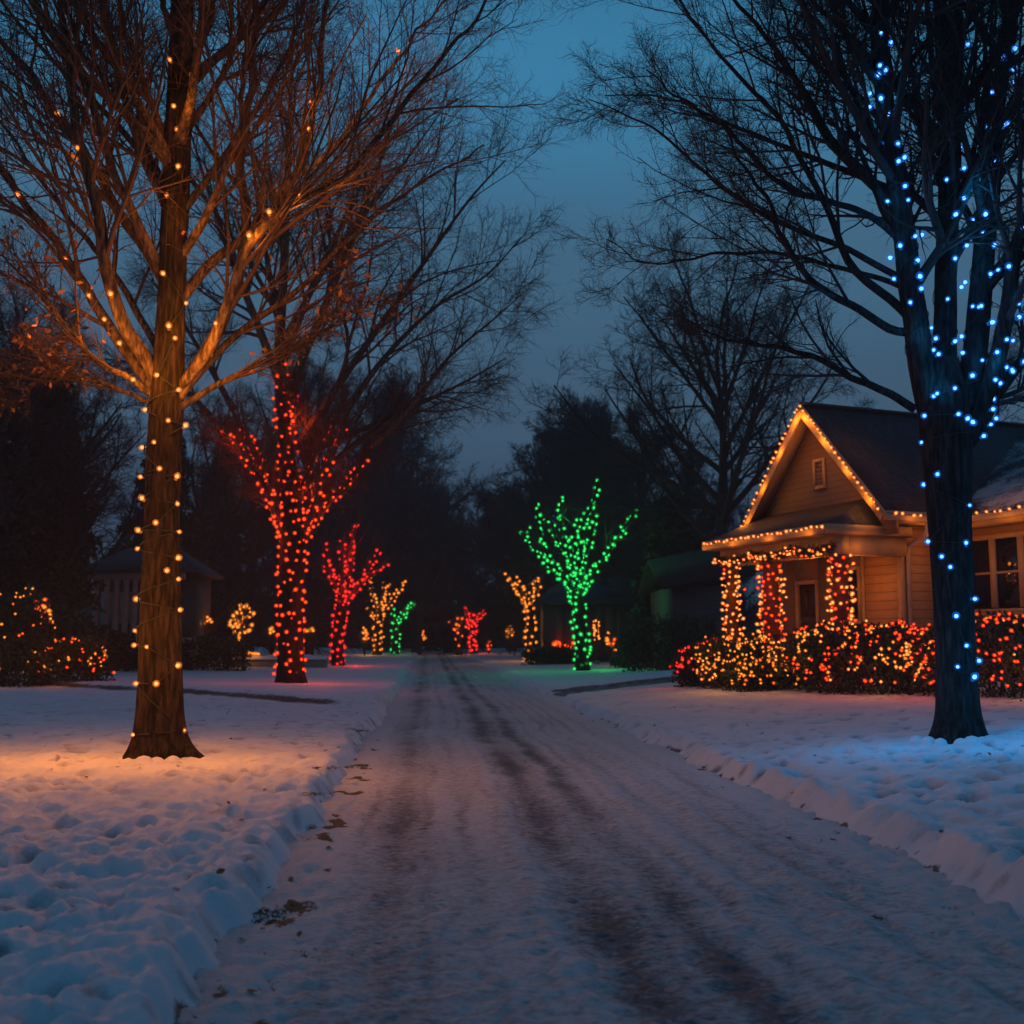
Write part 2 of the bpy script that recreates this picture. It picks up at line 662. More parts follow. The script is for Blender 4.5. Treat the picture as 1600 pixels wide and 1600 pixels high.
def land(x, y, detail=True):
    x = np.asarray(x, float)
    y = np.asarray(y, float)
    q = q_of(x, y)
    wob = 0.13 * perlin(y * 0.55 + 9, x * 0 + 1.5) + 0.10 * perlin(y * 1.7, x * 0 + 4.2) + 0.045 * perlin(y * 4.2, x * 0 + 8.1)
    wob = wob * (1.0 if detail else 0.0)
    wob_r = (0.16 * perlin(y * 0.4 + 31, x * 0 + 7.7) + 0.07 * perlin(y * 1.5 + 5, x * 0 + 2.4) + 0.04 * perlin(y * 4 + 5, x * 0 + 6.4)) * (1.0 if detail else 0.0)
    dl = -(q + wob)                      # metres into the left lawn
    dr = (q + wob_r) - ROAD_W            # metres into the right lawn
    near = sstep(26, 7, y)
    lawn_l = sstep(-0.02, 0.17, dl) * 0.19 + 0.012 * np.clip(dl, 0, 30) - 0.07 * (dl < -0.02)
    slope = 0.088 * np.clip(dr, 0, 6.2) * sstep(-2, 8, y)
    far_r = sstep(36, 48, y)
    slope = slope * (1 - far_r) + np.clip(0.02 * dr, 0, 0.3) * far_r
    lawn_r = sstep(-0.04, 0.30, dr) * 0.14 + (0.055 + 0.07 * perlin(x * 2.6 + 3, y * 2.4) + 0.035 * perlin(x * 5.1 + 3, y * 5.3)) * np.exp(-((dr - 0.30) / 0.19) ** 2) * (dr > 0) * near + slope - 0.07 * (dr < -0.04)
    z = np.where(dl > -0.02, lawn_l, np.where(dr > -0.04, lawn_r, -0.07))
    inl = sstep(0.0, 0.25, dl)
    inr = sstep(0.0, 0.35, dr)
    if detail:
        # pillows of snow over tussocks, footprints
        a = np.sqrt(fbm(x * 1.9 + 3, y * 1.8, 4, 0.5) ** 2 + 0.01)
        b = fbm(x * 4.6, y * 4.3 + 40, 4, 0.55)
        broad = perlin(x * 0.42 + 11, y * 0.36)
        fl = (sstep(18, 5.5, y) * 0.75 + 0.25)
        z = z + inl * fl * (0.085 * np.tanh(2.2 * a) - 0.03 + 0.030 * b + 0.05 * broad + 0.008 * perlin(x * 9, y * 8))
        n2 = perlin(x * 3.4 + 7, y * 3.0 + 3)
        hol = 0.4 * sstep(0.08, 0.62, n2)
        z = z - inl * sstep(26, 9, y) * 0.10 * hol
        dm = dimples(x, y, 0.40, 5, 0.07, 0.18)
        dm2 = dimples(x + 31, y + 7, 0.23, 9, 0.045, 0.10)
        fine_ = 0.015 * fbm(x * 5.5, y * 5.5 + 3, 4, 0.6)
        dmask = 0.35 + 0.65 * sstep(-0.35, 0.3, perlin(x * 0.5 + 3, y * 0.5 + 8))
        z = z - (inl + inr) * sstep(34, 12, y) * dmask * (0.070 * dm + 0.026 * dm2) + (inl + inr) * sstep(22, 8, y) * fine_
        ar = np.sqrt(fbm(x * 1.3 + 23, y * 1.2, 4, 0.48) ** 2 + 0.01)
        z = z + inr * fl * (0.05 * np.tanh(2.0 * ar) - 0.015 + 0.010 * b) - inr * sstep(26, 8, y) * 0.17 * hol
    z = z + rise(y)
    z = z + (0.15 * gully_step(x, y) - 0.06 * gully(x + 0.12, y - 0.2)) * (dl > 0)
    z = z - 0.16 * drive_k(x, y) * (dr > -0.4)
    # the street ends at a cross street; land lies flat beyond
    return z


def land1(x, y):
    return float(land(np.array([x]), np.array([y]), False)[0])


def ground_hit(px, py):
    d = ray(px, py)
    lo, hi = 2.0, 220.0
    prev = lo
    for t in np.geomspace(2.0, 220.0, 700):
        p = np.array([0, 0, CAM_H]) + d * (t / d[1])
        if p[2] < land1(p[0], p[1]):
            break
        prev = t
    p = np.array([0, 0, CAM_H]) + d * (t / d[1])
    return np.array([p[0], p[1], land1(p[0], p[1])])


def grid_faces(nr, nc):
    i = np.arange(nr - 1)[:, None] * nc
    j = np.arange(nc - 1)[None, :]
    return np.stack([i + j, i + j + 1, i + nc + j + 1, i + nc + j], -1).reshape(-1, 4)


# ground: one sheet to the horizon
ys = np.concatenate([np.linspace(-6, 2.4, 14), np.geomspace(2.6, 130, 560), np.geomspace(136, 1200, 26)])
s_mid = np.linspace(-0.62, 0.62, 640)
s_out = np.geomspace(0.64, 2.4, 44)
ss = np.concatenate([-s_out[::-1], s_mid, s_out])
Yg, Sg = np.meshgrid(ys, ss, indexing='ij')
Xg = Sg * np.maximum(Yg + 2.5, 5.0)
Zg = land(Xg, Yg)
Zg = np.where(Yg > 130, rise(130) + 0.0 * Yg - 0.1, Zg)
qg = q_of(Xg, Yg)
bare = gully(Xg, Yg) * (qg < 0) * 0.95
edge_n = perlin(Yg * 1.9 + 4, Xg * 1.2) + 0.7 * perlin(Yg * 5 + 9, Xg * 4)
wobl = 0.13 * perlin(Yg * 0.55 + 9, Xg * 0 + 1.5) + 0.10 * perlin(Yg * 1.7, Xg * 0 + 4.2) + 0.045 * perlin(Yg * 4.2, Xg * 0 + 8.1)
wobr = 0.16 * perlin(Yg * 0.4 + 31, Xg * 0 + 7.7) + 0.07 * perlin(Yg * 1.5 + 5, Xg * 0 + 2.4) + 0.04 * perlin(Yg * 4 + 5, Xg * 0 + 6.4)
el = -(qg + wobl)
er = (qg + wobr) - ROAD_W
edge_f = perlin(Yg * 3.4 + 4, Xg * 3.2) + 0.8 * perlin(Yg * 8 + 9, Xg * 7)
bare = bare + 0.75 * np.exp(-((el - 0.02) / 0.05) ** 2) * sstep(0.05, 0.6, edge_f) + 0.95 * np.exp(-((er - 0.03) / 0.06) ** 2) * sstep(0.0, 0.5, edge_f)  # right edge: crevice shade painted in as dark ground, with some real dirt
dmask_g = 0.35 + 0.65 * sstep(-0.35, 0.3, perlin(Xg * 0.5 + 3, Yg * 0.5 + 8))
thin = (dimples(Xg, Yg, 0.40, 5, 0.07, 0.18) * 0.9 + 0.6 * dimples(Xg + 31, Yg + 7, 0.23, 9, 0.045, 0.10)) * dmask_g + 0.25 * sstep(0.1, 0.6, perlin(Xg * 3.4 + 7, Yg * 3.0 + 3)) + 0.25 * fbm(Xg * 2.2 + 4, Yg * 2.2, 3)  # hollows get shade painted into the colour, along with thin melted snow
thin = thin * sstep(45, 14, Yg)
spots = perlin(Xg * 6.1 + 50, Yg * 4.7) + 0.5 * perlin(Xg * 0.9 + 5, Yg * 0.7)
bare = bare + 0.55 * sstep(0.80, 1.0, spots) * (np.abs(qg - 2.2) > 2.3)
dk = drive_k(Xg, Yg) * (er > -0.3)
bare = bare + 0.9 * dk * (1 - dk) * 3.2
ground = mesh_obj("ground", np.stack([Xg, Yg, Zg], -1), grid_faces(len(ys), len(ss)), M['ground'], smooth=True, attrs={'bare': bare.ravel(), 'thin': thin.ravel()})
tag(ground, kind='structure')

# road: packed snow with tyre tracks
yr = np.concatenate([np.linspace(-6, 2.4, 12), np.geomspace(2.6, 112, 620)])
qr = np.linspace(-0.75, ROAD_W + 0.75, 330)
Yr, Qr = np.meshgrid(yr, qr, indexing='ij')
Xr = Qr - 0.0758 * Yr - 0.97
wv = 0.16 * perlin(Yr * 0.13, Yr * 0 + 2) + 0.07 * perlin(Yr * 0.45, Yr * 0 + 6) + 0.05 * perlin(Yr * 1.6, Qr * 1.5)


def band(c, w, soft=0.12):
    return sstep(w + soft, w - soft, np.abs(Qr + wv - c))


tr = 0.32 * band(0.74, 0.15, 0.16) + 0.46 * band(1.98, 0.15, 0.17) + 0.44 * band(2.46, 0.12, 0.15)
for c_, a_, w_ in ((0.46, 0.18, 0.035), (0.98, 0.24, 0.045), (1.28, 0.22, 0.05), (1.56, 0.18, 0.03), (1.76, 0.16, 0.03), (2.22, 0.16, 0.04), (2.78, 0.22, 0.04), (3.10, 0.24, 0.045), (3.34, 0.16, 0.03), (3.56, 0.22, 0.045), (3.88, 0.16, 0.04)):
    tr = tr + a_ * band(c_, w_, 0.05) * (0.65 + 0.6 * perlin(Yr * 0.22 + c_ * 9, Yr * 0 + c_))
mod = 0.85 + 0.6 * perlin(Yr * 0.35 + 3, Qr * 0.7) + 0.4 * perlin(Yr * 1.5 + 3, Qr * 1.1)
fade = 1.0
cover = 0.80 - tr * mod * fade + 0.10 * fbm(Qr * 1.5, Yr * 0.35, 3)
edge = np.minimum(Qr, ROAD_W - Qr)
cover = cover + 0.20 * sstep(0.5, 0.1, edge)
dirt = sstep(0.25, 0.65, perlin(Qr * 3.0 + 2, Yr * 2.0) + 0.3 * perlin(Qr * 8, Yr * 6)) * np.exp(-((Qr - 0.12) / 0.22) ** 2) * sstep(26, 12, Yr)
dirt = dirt + 0.8 * sstep(0.5, 0.8, perlin(Qr * 4.0 + 12, Yr * 3.1)) * np.exp(-((Qr - ROAD_W + 0.10) / 0.20) ** 2) * sstep(26, 12, Yr)
dirt = dirt + 0.6 * sstep(0.72, 0.9, perlin(Qr * 5.0 + 32, Yr * 4.1)) * sstep(3.1, 3.8, Qr) * sstep(26, 12, Yr)
nearf = sstep(24, 5, Yr)
zr = 0.012 * fbm(Qr * 2.6, Yr * 2.1, 4, 0.55) * nearf
zr = zr + 0.035 * np.abs(fbm(Qr * 3.6 + 5, Yr * 2.6, 3)) * sstep(0.75, 0.1, edge) * nearf
zr = zr + 0.028 * np.abs(fbm(Qr * 2.2 + 15, Yr * 1.8, 3)) * sstep(3.0, 3.9, Qr) * nearf
zr = zr - 0.040 * tr * nearf + 0.010 * fbm(Qr * 5.5, Yr * 7.5, 3, 0.6) * sstep(16, 5, Yr) - 0.016 * dimples(Qr + 60, Yr * 1.5, 0.20, 21, 0.04, 0.09) * sstep(16, 6, Yr)
zr = zr + 0.022 * np.exp(-((Qr + wv - 2.92) / 0.10) ** 2) + 0.020 * np.exp(-((Qr + wv - 3.38) / 0.09) ** 2) + 0.02 * np.exp(-((Qr + wv - 1.62) / 0.12) ** 2)
zr = zr + 0.010 * perlin(Qr * 9, Yr * 6) * sstep(12, 4, Yr) + 0.006 * perlin(Qr * 19, Yr * 11) * sstep(9, 4, Yr)
zr = zr + rise(Yr) + 0.01
out = np.maximum(-Qr, Qr - ROAD_W)
zr = zr - 0.22 * sstep(0.15, 0.75, out)
road = mesh_obj("road", np.stack([Xr, Yr, zr], -1), grid_faces(len(yr), len(qr)), M['road'], smooth=True, attrs={'cover': cover.ravel(), 'dirt': dirt.ravel()})
tag(road, kind='structure')

# driveway beside the lit house
al = np.linspace(0.75, 16, 90)
ac = np.linspace(-1.55, 1.55, 26)
A_, C_ = np.meshgrid(al, ac, indexing='ij')
Xd = 0.6 + A_ * 0.926 - C_ * 0.378
Yd = 31.2 + A_ * 0.378 + C_ * 0.926
Zd = land(Xd, Yd, False) + 0.035 + 0.02 * fbm(Xd * 1.2, Yd * 1.2, 3)
drv = mesh_obj("driveway", np.stack([Xd, Yd, Zd], -1), grid_faces(len(al), len(ac)), M['drive'], smooth=True)
tag(drv, kind='structure')
# ------------------------------------------------------------------ bare trees
def grow(p0, d0, L, r0, K, up, wig, tip=0.35, g=None):
    g = g or rng
    n = len(p0)
    pts = np.empty((n, K, 3))
    pts[:, 0] = p0
    d = nrm(d0)
    step = (L / (K - 1))[:, None]
    for k in range(1, K):
        d = nrm(d + np.array([0, 0, up / K]) + g.normal(0, wig / math.sqrt(K), (n, 3)))
        pts[:, k] = pts[:, k - 1] + d * step
    f = np.linspace(1, tip, K)[None, :]
    return pts, r0[:, None] * f


def sprout(pts, rad, M_, tmin, tmax, ang, len_f, rfac, K, up, wig, g, tip=0.35, lmin=0.0, rmin=0.0015, lens=None):
    """M_ children on every parent"""
    n, Kp, _ = pts.shape
    t = tmin + (tmax - tmin) * (np.arange(M_)[None, :] + g.random((n, M_))) / M_
    idx = t * (Kp - 1)
    i0 = np.minimum(idx.astype(int), Kp - 2)
    fr = (idx - i0)[..., None]
    rows = np.arange(n)[:, None]
    a, b = pts[rows, i0], pts[rows, i0 + 1]
    p = a + (b - a) * fr
    T = nrm(b - a)
    r = rad[rows, i0] * (1 - fr[..., 0]) + rad[rows, i0 + 1] * fr[..., 0]
    rv = g.normal(0, 1, T.shape)
    P = nrm(rv - (rv * T).sum(-1, keepdims=True) * T)
    a_ = R(ang[0]) + (R(ang[1]) - R(ang[0])) * g.random((n, M_))
    d = T * np.cos(a_)[..., None] + P * np.sin(a_)[..., None]
    pl = np.linalg.norm(np.diff(pts, axis=1), axis=2).sum(1)[:, None]
    L = pl * (len_f[0] + (len_f[1] - len_f[0]) * g.random((n, M_))) * (1.08 - 0.62 * t)
    if lens is not None:
        L = lens[0] + (lens[1] - lens[0]) * g.random((n, M_))
    L = np.maximum(L, lmin)
    r = np.maximum(r * rfac, rmin)
    return grow(p.reshape(-1, 3), d.reshape(-1, 3), L.ravel(), r.ravel(), K, up, wig, tip, g)


def trunk_mesh(path, rad, S, flare, flare_h, seed, bark_amp=0.02, base_drop=0.25):
    """tapered trunk with root flare and furrowed bark; path (n,3)"""
    g = np.random.default_rng(seed)
    n = len(path)
    th = np.arange(S) * 2 * math.pi / S
    T = np.gradient(path, axis=0)
    T = nrm(T)
    A = nrm(np.cross(T, np.array([0, 1.0, 0])))
    B = np.cross(T, A)
    h = path[:, 2] - path[0, 2]
    ph = g.random(6) * 6.28
    lob = 0.5 + 0.28 * np.sin(5 * th + ph[0]) + 0.22 * np.sin(3 * th + ph[1]) + 0.14 * np.sin(8 * th + ph[2])
    fl = np.exp(-np.maximum(h, 0) / flare_h)[:, None] * flare * (0.45 + 0.9 * lob[None, :])
    rr = rad[:, None] * (1 + fl)
    big = 0.06 * np.sin(2 * th[None, :] + ph[3] + h[:, None] * 0.7) + 0.04 * np.sin(3 * th[None, :] + ph[4] - h[:, None] * 1.1)
    fur = perlin(th[None, :] / 6.2832 * 26 + seed * 7, h[:, None] * 1.6) + 0.6 * perlin(th[None, :] / 6.2832 * 52 + 9, h[:, None] * 3.5)
    # close the seam
    w = sstep(0, 0.15, th / 6.2832) * sstep(1.0, 0.85, th / 6.2832)
    fur = fur * w[None, :]
    rr = rr * (1 + big) + bark_amp * fur
    V = path[:, None, :] + rr[..., None] * (A[:, None, :] * np.cos(th)[None, :, None] + B[:, None, :] * np.sin(th)[None, :, None])
    s = np.arange(S)
    s2 = (s + 1) % S
    k = np.arange(n - 1)[:, None] * S
    F = np.stack([k + s, k + s2, k + S + s2, k + S + s], -1).reshape(-1, 4)
    return V.reshape(-1, 3), F


def px_path(pts_px, y0, slope, n, ybow=0.0):
    """polyline given as photo pixels, on a leaning plane through the tree so that it has depth of its own"""
    out = []
    x_first = pts_px[0][0]
    k = len(pts_px)
    for i, (px, py) in enumerate(pts_px):
        lat = abs(px - x_first) * y0 / FPX + 0.35 * abs(py - pts_px[0][1]) * y0 / FPX
        out.append(at(px, py, y0 + slope * lat + ybow * math.sin(math.pi * i / max(1, k - 1))))
    return resample(np.array(out), n)


def limb_mesh(parent, pts, rad, mat, S=9):
    v, f = tubes(pts[None], rad[None], S)
    return mesh_obj('limb', v, f, mat, parent, smooth=True)


def twig_levels(limbs, spec, g):
    """limbs: list of (pts, rad); spec: list of dicts. Returns one list of tube sets."""
    K = 14
    cp = np.stack([resample(p, K) for p, r in limbs])
    cr = np.stack([np.interp(np.linspace(0, 1, K), np.linspace(0, 1, len(r)), r) for p, r in limbs])
    res = []
    for s in spec:
        cp, cr = sprout(cp, cr, s['m'], s.get('t0', 0.2), s.get('t1', 0.98), s['ang'], s['len'], s.get('rf', 0.55), s['K'],
                        s.get('up', 0.3), s.get('wig', 0.25), g, s.get('tip', 0.3), s.get('lmin', 0.0), s.get('rmin', 0.002), s.get('lens'))
        res.append((cp, cr, s.get('S', 3)))
    return res


def dry_leaves(cp, share, size, g):
    n = int(len(cp) * share)
    sel = g.choice(len(cp), n, replace=False)
    k = g.integers(2, cp.shape[1], n)
    p = cp[sel, k]
    a = nrm(g.normal(0, 1, (n, 3)) + np.array([0, 0, -0.8]))
    b = nrm(np.cross(a, g.normal(0, 1, (n, 3))))
    s = size * (0.5 + g.random((n, 1)))
    v = np.stack([p, p + a * s * 0.5 + b * s * 0.28, p + a * s, p + a * s * 0.5 - b * s * 0.28], 1)
    return v.reshape(-1, 3), np.arange(4 * n).reshape(-1, 4)


# ------------------------------------------------------------------ strings of bulbs
def bulb_template(kind, name):
    prof = [(0.0, -1.15), (0.42, -1.15), (0.46, -0.7), (0.80, -0.35), (1.0, 0.10), (0.82, 0.62), (0.38, 1.02), (0.0, 1.2)]
    S = 7
    v, f, mi = [], [], []
    for r, z in prof:
        for i in range(S):
            a = 2 * math.pi * i / S
            v.append((r * math.cos(a), r * math.sin(a), z))
    for j in range(len(prof) - 1):
        for i in range(S):
            f.append((j * S + i, j * S + (i + 1) % S, (j + 1) * S + (i + 1) % S, (j + 1) * S + i))
            mi.append(1 if j < 2 else 0)
    return np.array(v), f, mi


BV0, BF0, BM0 = bulb_template('', '')
GV0 = np.array(BV0) * np.array([1.95, 1.95, 1.75]) + np.array([0, 0, 0.15])  # oversized outer shell, a painted halo of light round each bulb
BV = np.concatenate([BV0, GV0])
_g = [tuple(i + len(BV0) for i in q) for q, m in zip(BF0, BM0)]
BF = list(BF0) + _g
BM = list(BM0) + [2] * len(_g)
BFA = np.array(BF)
_bulb_me = {}


def bulb_mesh(kind):
    if kind not in _bulb_me:
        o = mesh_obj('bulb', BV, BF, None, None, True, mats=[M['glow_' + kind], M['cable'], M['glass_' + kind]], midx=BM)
        _bulb_me[kind] = o.data
        bpy.data.objects.remove(o, do_unlink=True)
    return _bulb_me[kind]


CAMP = np.array([0, 0, CAM_H])


def light_string(label, base, pos, normals, kinds, radius, cables=(), group=None, lamps=(), name='light_string', cable_r=0.006, cat='string lights', limit=100, g=None):
    """pos (n,3) bulbs, normals (n,3) away from what carries them; lamps: list of (pos, kind, watts)"""
    g = g or rng
    root = empty(name, tuple(base), label, cat, group)
    b = np.array(base, float)
    pos = np.asarray(pos, float)
    normals = nrm(np.asarray(normals, float))
    to = CAMP - pos
    dist = np.linalg.norm(to, axis=1)
    face = (nrm(to) * normals).sum(1)
    order = np.argsort(-(face + 0.5 * (face > -0.05)) / dist)
    single, rest = order[:limit], order[limit:]
    for i in single:
        o = bpy.data.objects.new('bulb', bulb_mesh(kinds[i]))
        r = radius * (0.72 + 0.42 * g.random())
        o.location = pos[i] - b
        d = normals[i] * 0.8 + g.normal(0, 0.35, 3) + np.array([0, 0, 0.3])
        o.rotation_euler = Vector(d).to_track_quat('Z', 'Y').to_euler()
        o.scale = (r, r, r * 1.15)
        o.parent = root
        COL.objects.link(o)
    if len(rest):
        ks = sorted(set(kinds[i] for i in rest))
        V, F, MI = [], [], []
        n = 0
        for i in rest:
            rot = np.array(Vector(normals[i] + g.normal(0, 0.4, 3)).to_track_quat('Z', 'Y').to_matrix())
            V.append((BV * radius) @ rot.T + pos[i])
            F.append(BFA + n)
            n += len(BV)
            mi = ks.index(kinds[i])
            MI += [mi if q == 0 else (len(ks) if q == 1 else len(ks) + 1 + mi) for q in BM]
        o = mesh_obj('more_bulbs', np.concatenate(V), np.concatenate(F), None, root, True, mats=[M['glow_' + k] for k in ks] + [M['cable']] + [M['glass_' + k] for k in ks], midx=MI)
        o['kind'] = 'stuff'
    if len(cables):
        mb = []
        for c in cables:
            c = np.asarray(c, float)
            mb.append(tubes(c[None], np.full((1, len(c)), cable_r), 5))
        v, f = merge(mb)
        mesh_obj('cable', v, f, M['cable'], root, True)
    for p, kind, w in lamps:
        lamp(root, b, p, kind, w)
    return root


LAMP_K = 0.62


def lamp(root, b, p, kind, w, size=0.15):
    ld = bpy.data.lights.new('bulb_fill', 'POINT')  # unseen fill lamp added away from the bulbs, standing in for many
    ld.energy = w * LAMP_K
    ld.color = GLOW[kind][1]
    ld.shadow_soft_size = size
    lo = bpy.data.objects.new('bulb_fill', ld)
    lo.location = np.asarray(p) - b
    lo.parent = root
    COL.objects.link(lo)


def wrap(pts, rad, pitch, spacing, off, g, jitter=0.42, phase=None):
    """a cable wound round a limb: bulb positions, normals, cable polyline"""
    pts = np.asarray(pts)
    seg = np.linalg.norm(np.diff(pts, axis=0), axis=1)
    s = np.concatenate([[0], np.cumsum(seg)])
    L = s[-1]
    turns = L / pitch
    nc = max(12, int(turns * 12))
    u = np.linspace(0, L, nc)
    P = np.stack([np.interp(u, s, pts[:, j]) for j in range(3)], -1)
    rr = np.interp(u, s, rad)
    T = nrm(np.gradient(P, axis=0))
    ref = np.array([0, 1.0, 0]) if abs(nrm(pts[-1] - pts[0])[1]) < 0.8 else np.array([1.0, 0, 0])
    A = nrm(np.cross(T, ref))
    B = np.cross(T, A)
    ph = g.random() * 6.28 if phase is None else phase
    a = ph + u / pitch * 2 * math.pi + 0.5 * perlin(u * 1.3, u * 0 + ph)
    Nn = A * np.cos(a)[:, None] + B * np.sin(a)[:, None]
    cab = P + Nn * (rr + 0.012)[:, None]
    cl = np.concatenate([[0], np.cumsum(np.linalg.norm(np.diff(cab, axis=0), axis=1))])
    nb = max(2, int(cl[-1] / spacing))
    w = (np.arange(nb) + 0.5 + g.uniform(-jitter, jitter, nb)) / nb * cl[-1]
    pos = np.stack([np.interp(w, cl, cab[:, j]) for j in range(3)], -1)
    nn = nrm(np.stack([np.interp(w, cl, Nn[:, j]) for j in range(3)], -1))
    pos = pos + nn * off + g.normal(0, 0.012 + 0.10 * spacing, pos.shape)
    return pos, nn, cab


# ------------------------------------------------------------------ 1. tall tree with amber lights, left
def big_tree_left():
    g = np.random.default_rng(21)
    base = ground_hit(250, 1184)
    Y = base[1]
    root = empty('bare_tree', tuple(base), 'tall bare tree wound with sparse amber lights on the snowy lawn left of the road', 'tree')
    # trunk and leader
    tp = [(252, 1200, 66), (250, 1140, 68), (249, 1060, 64), (249, 960, 62), (252, 820, 58), (256, 700, 56), (262, 600, 52), (268, 480, 42), (272, 360, 40),
          (276, 240, 40), (282, 100, 38), (286, -40, 32), (290, -220, 22), (296, -420, 10)]
    path = np.array([at(a, b, Y) for a, b, c in tp])
    path = resample(path, 260)
    hts = np.array([at(a, b, Y)[2] for a, b, c in tp])
    rad = np.interp(path[:, 2], hts, [c / 2 * Y / FPX for a, b, c in tp])
    v, f = trunk_mesh(path, rad, 84, 1.15, 0.20, 5, 0.018)
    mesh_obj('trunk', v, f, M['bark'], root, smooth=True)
    J = [  # limbs seen in the photo, pixel paths, start width in pixels, depth lean
        ([(250, 615), (222, 585), (170, 510), (128, 440), (82, 375), (20, 290), (-60, 190), (-150, 60)], 20, 0.25),
        ([(250, 605), (228, 560), (190, 500), (168, 430), (152, 330), (128, 235), (108, 110), (95, -60), (88, -220)], 24, -0.3),
        ([(262, 450), (225, 385), (190, 340), (140, 250), (62, 140), (-10, 40), (-90, -80)], 20, 0.35),
        ([(262, 440), (215, 350), (180, 270), (140, 150), (112, 40), (90, -120)], 18, -0.35),
        ([(266, 320), (235, 270), (205, 190), (178, 90), (160, 0), (150, -140)], 18, 0.3),
        ([(272, 260), (240, 170), (210, 90), (190, 10), (170, -120)], 15, -0.2),
        ([(276, 620), (312, 565), (340, 520), (372, 430), (386, 345), (376, 270), (388, 160), (398, 40), (405, -120)], 24, 0.25),
        ([(276, 612), (330, 540), (366, 440), (410, 352), (470, 315), (545, 270), (610, 190), (690, 90), (780, -20)], 18, -0.25),
        ([(282, 470), (330, 410), (385, 370), (440, 310), (480, 225), (500, 110), (508, 0), (515, -150)], 18, 0.3),
        ([(284, 400), (320, 340), (352, 270), (376, 180), (388, 60), (392, -60)], 15, -0.4),
        ([(276, 640), (340, 600), (420, 560), (500, 520), (590, 470)], 12, 0.3),
        ([(276, 625), (345, 545), (410, 490), (470, 450), (540, 380), (640, 300), (760, 230)], 14, 0.45),
        ([(286, 210), (322, 160), (352, 105), (385, 10), (410, -100)], 13, 0.3),
        ([(286, 330), (345, 250), (420, 140), (470, 30), (500, -90)], 14, 0.5),
        ([(254, 630), (200, 590), (140, 555), (70, 470), (0, 420), (-90, 360)], 12, -0.3),
        ([(254, 640), (190, 610), (120, 590), (40, 600), (-50, 610)], 9, 0.2),
        ([(430, 300), (520, 230), (600, 120), (660, 40), (740, -40)], 10, 0.2),
        ([(255, 560), (180, 430), (100, 330), (20, 220), (-70, 120)], 13, 0.7),
        ([(290, 120), (330, 20), (350, -110)], 14, 0.3),
        ([(280, 100), (255, 0), (235, -120)], 14, -0.3),
    ]
    limbs = []
    for pts, w, sl in J:
        p = px_path(pts, Y, sl, 34)
        r0 = w / 2 * Y / FPX
        r = np.linspace(1, 0.16, 34) ** 0.85 * r0
        p = p + 0.05 * np.stack([perlin(np.arange(34) * 0.35 + w, np.full(34, k + sl)) for k in range(3)], -1) * np.linspace(0, 1, 34)[:, None] * 2
        limbs.append((p, r))
        limb_mesh(root, p, r, M['limb'], 9)
    # limbs going towards and away from the viewer
    for k in range(8):
        h = g.uniform(0.18, 0.62)
        i = int(len(path) * (0.42 + 0.4 * h))
        a = [0.75, -0.75, math.pi - 0.75, math.pi + 0.75][k % 4] + g.uniform(-0.3, 0.3)
        d = np.array([math.cos(a), math.sin(a), 0.95 + 0.3 * g.random()])
        p, r = grow(path[i][None], d[None], np.array([g.uniform(4, 6.5)]), np.array([0.06]), 30, 0.9, 0.35, 0.2, g)
        r[0, :5] *= np.array([1.7, 1.45, 1.25, 1.12, 1.04])
        limbs.append((p[0], r[0]))
        limb_mesh(root, p[0], r[0], M['limb'], 8)
    spec = [
        dict(m=13, t0=0.14, ang=(16, 42), len=(0.28, 0.52), K=8, up=0.40, wig=0.20, rf=0.50, S=5, rmin=0.009),
        dict(m=9, t0=0.12, ang=(20, 50), len=(0.36, 0.66), K=7, up=0.28, wig=0.28, rf=0.55, S=4, rmin=0.0048),
        dict(m=7, t0=0.12, ang=(22, 55), len=(0.40, 0.72), K=6, up=0.14, wig=0.36, rf=0.6, S=3, rmin=0.0028, lmin=0.22),
        dict(m=2, t0=0.2, ang=(25, 60), len=(0.4, 0.7), K=4, up=0.0, wig=0.4, rf=0.6, S=3, rmin=0.0020, lmin=0.14),
    ]
    lv = twig_levels(limbs, spec, g)
    v, f = merge([tubes(*a) for a in lv])
    mesh_obj('crown', v, f, M['twig'], root, smooth=True)
    low = lv[2][0]
    low = low[(low[:, 0, 2] < 6.6)]
    v, f = dry_leaves(low, 0.40, 0.085, g)
    mesh_obj('dry_leaves', v, f, M['dryleaf'], root)['kind'] = 'stuff'
    # the string: bulbs where the photo shows them, on the near side of bark
    TB = [(221, 1148), (286, 1141), (225, 1068), (255, 1068), (278, 1040), (218, 1008), (242, 1011), (214, 986), (279, 953), (218, 936), (278, 905), (267, 892),
          (225, 829), (279, 831), (254, 817), (220, 857), (278, 872), (233, 779), (278, 787), (278, 745), (259, 733), (224, 745), (229, 699), (252, 692),
          (285, 665), (270, 658), (232, 640), (281, 610), (256, 587), (271, 511), (278, 529), (264, 429), (288, 474), (269, 307), (283, 205), (279, 168),
          (298, 118), (274, 96), (283, 262)]
    LB = [(100, 431), (132, 482), (156, 516), (171, 466), (186, 549), (208, 601), (328, 556), (338, 520), (398, 376), (422, 340), (464, 331), (490, 209),
          (503, 173), (516, 175), (611, 74), (533, 11), (122, 248), (95, 192), (40, 318), (380, 250)]
    pos, nn = [], []
    for px, py in TB:
        i = np.argmin(np.abs(to_px(path)[:, 1] - py))
        c, r = path[i], rad[i] * (1 + 0.6 * math.exp(-(path[i, 2] - path[0, 2]) / 0.20))
        p = at(px, py, Y)
        dx = np.clip((p[0] - c[0]) / r, -1.05, 1.05)
        dy = -math.sqrt(max(0.0, 1 - min(1, dx * dx)))
        n = np.array([dx, dy, 0])
        pos.append(np.array([c[0], c[1], at(px, py, c[1] + dy * r)[2]]) + n * (r + 0.035))
        nn.append(n)
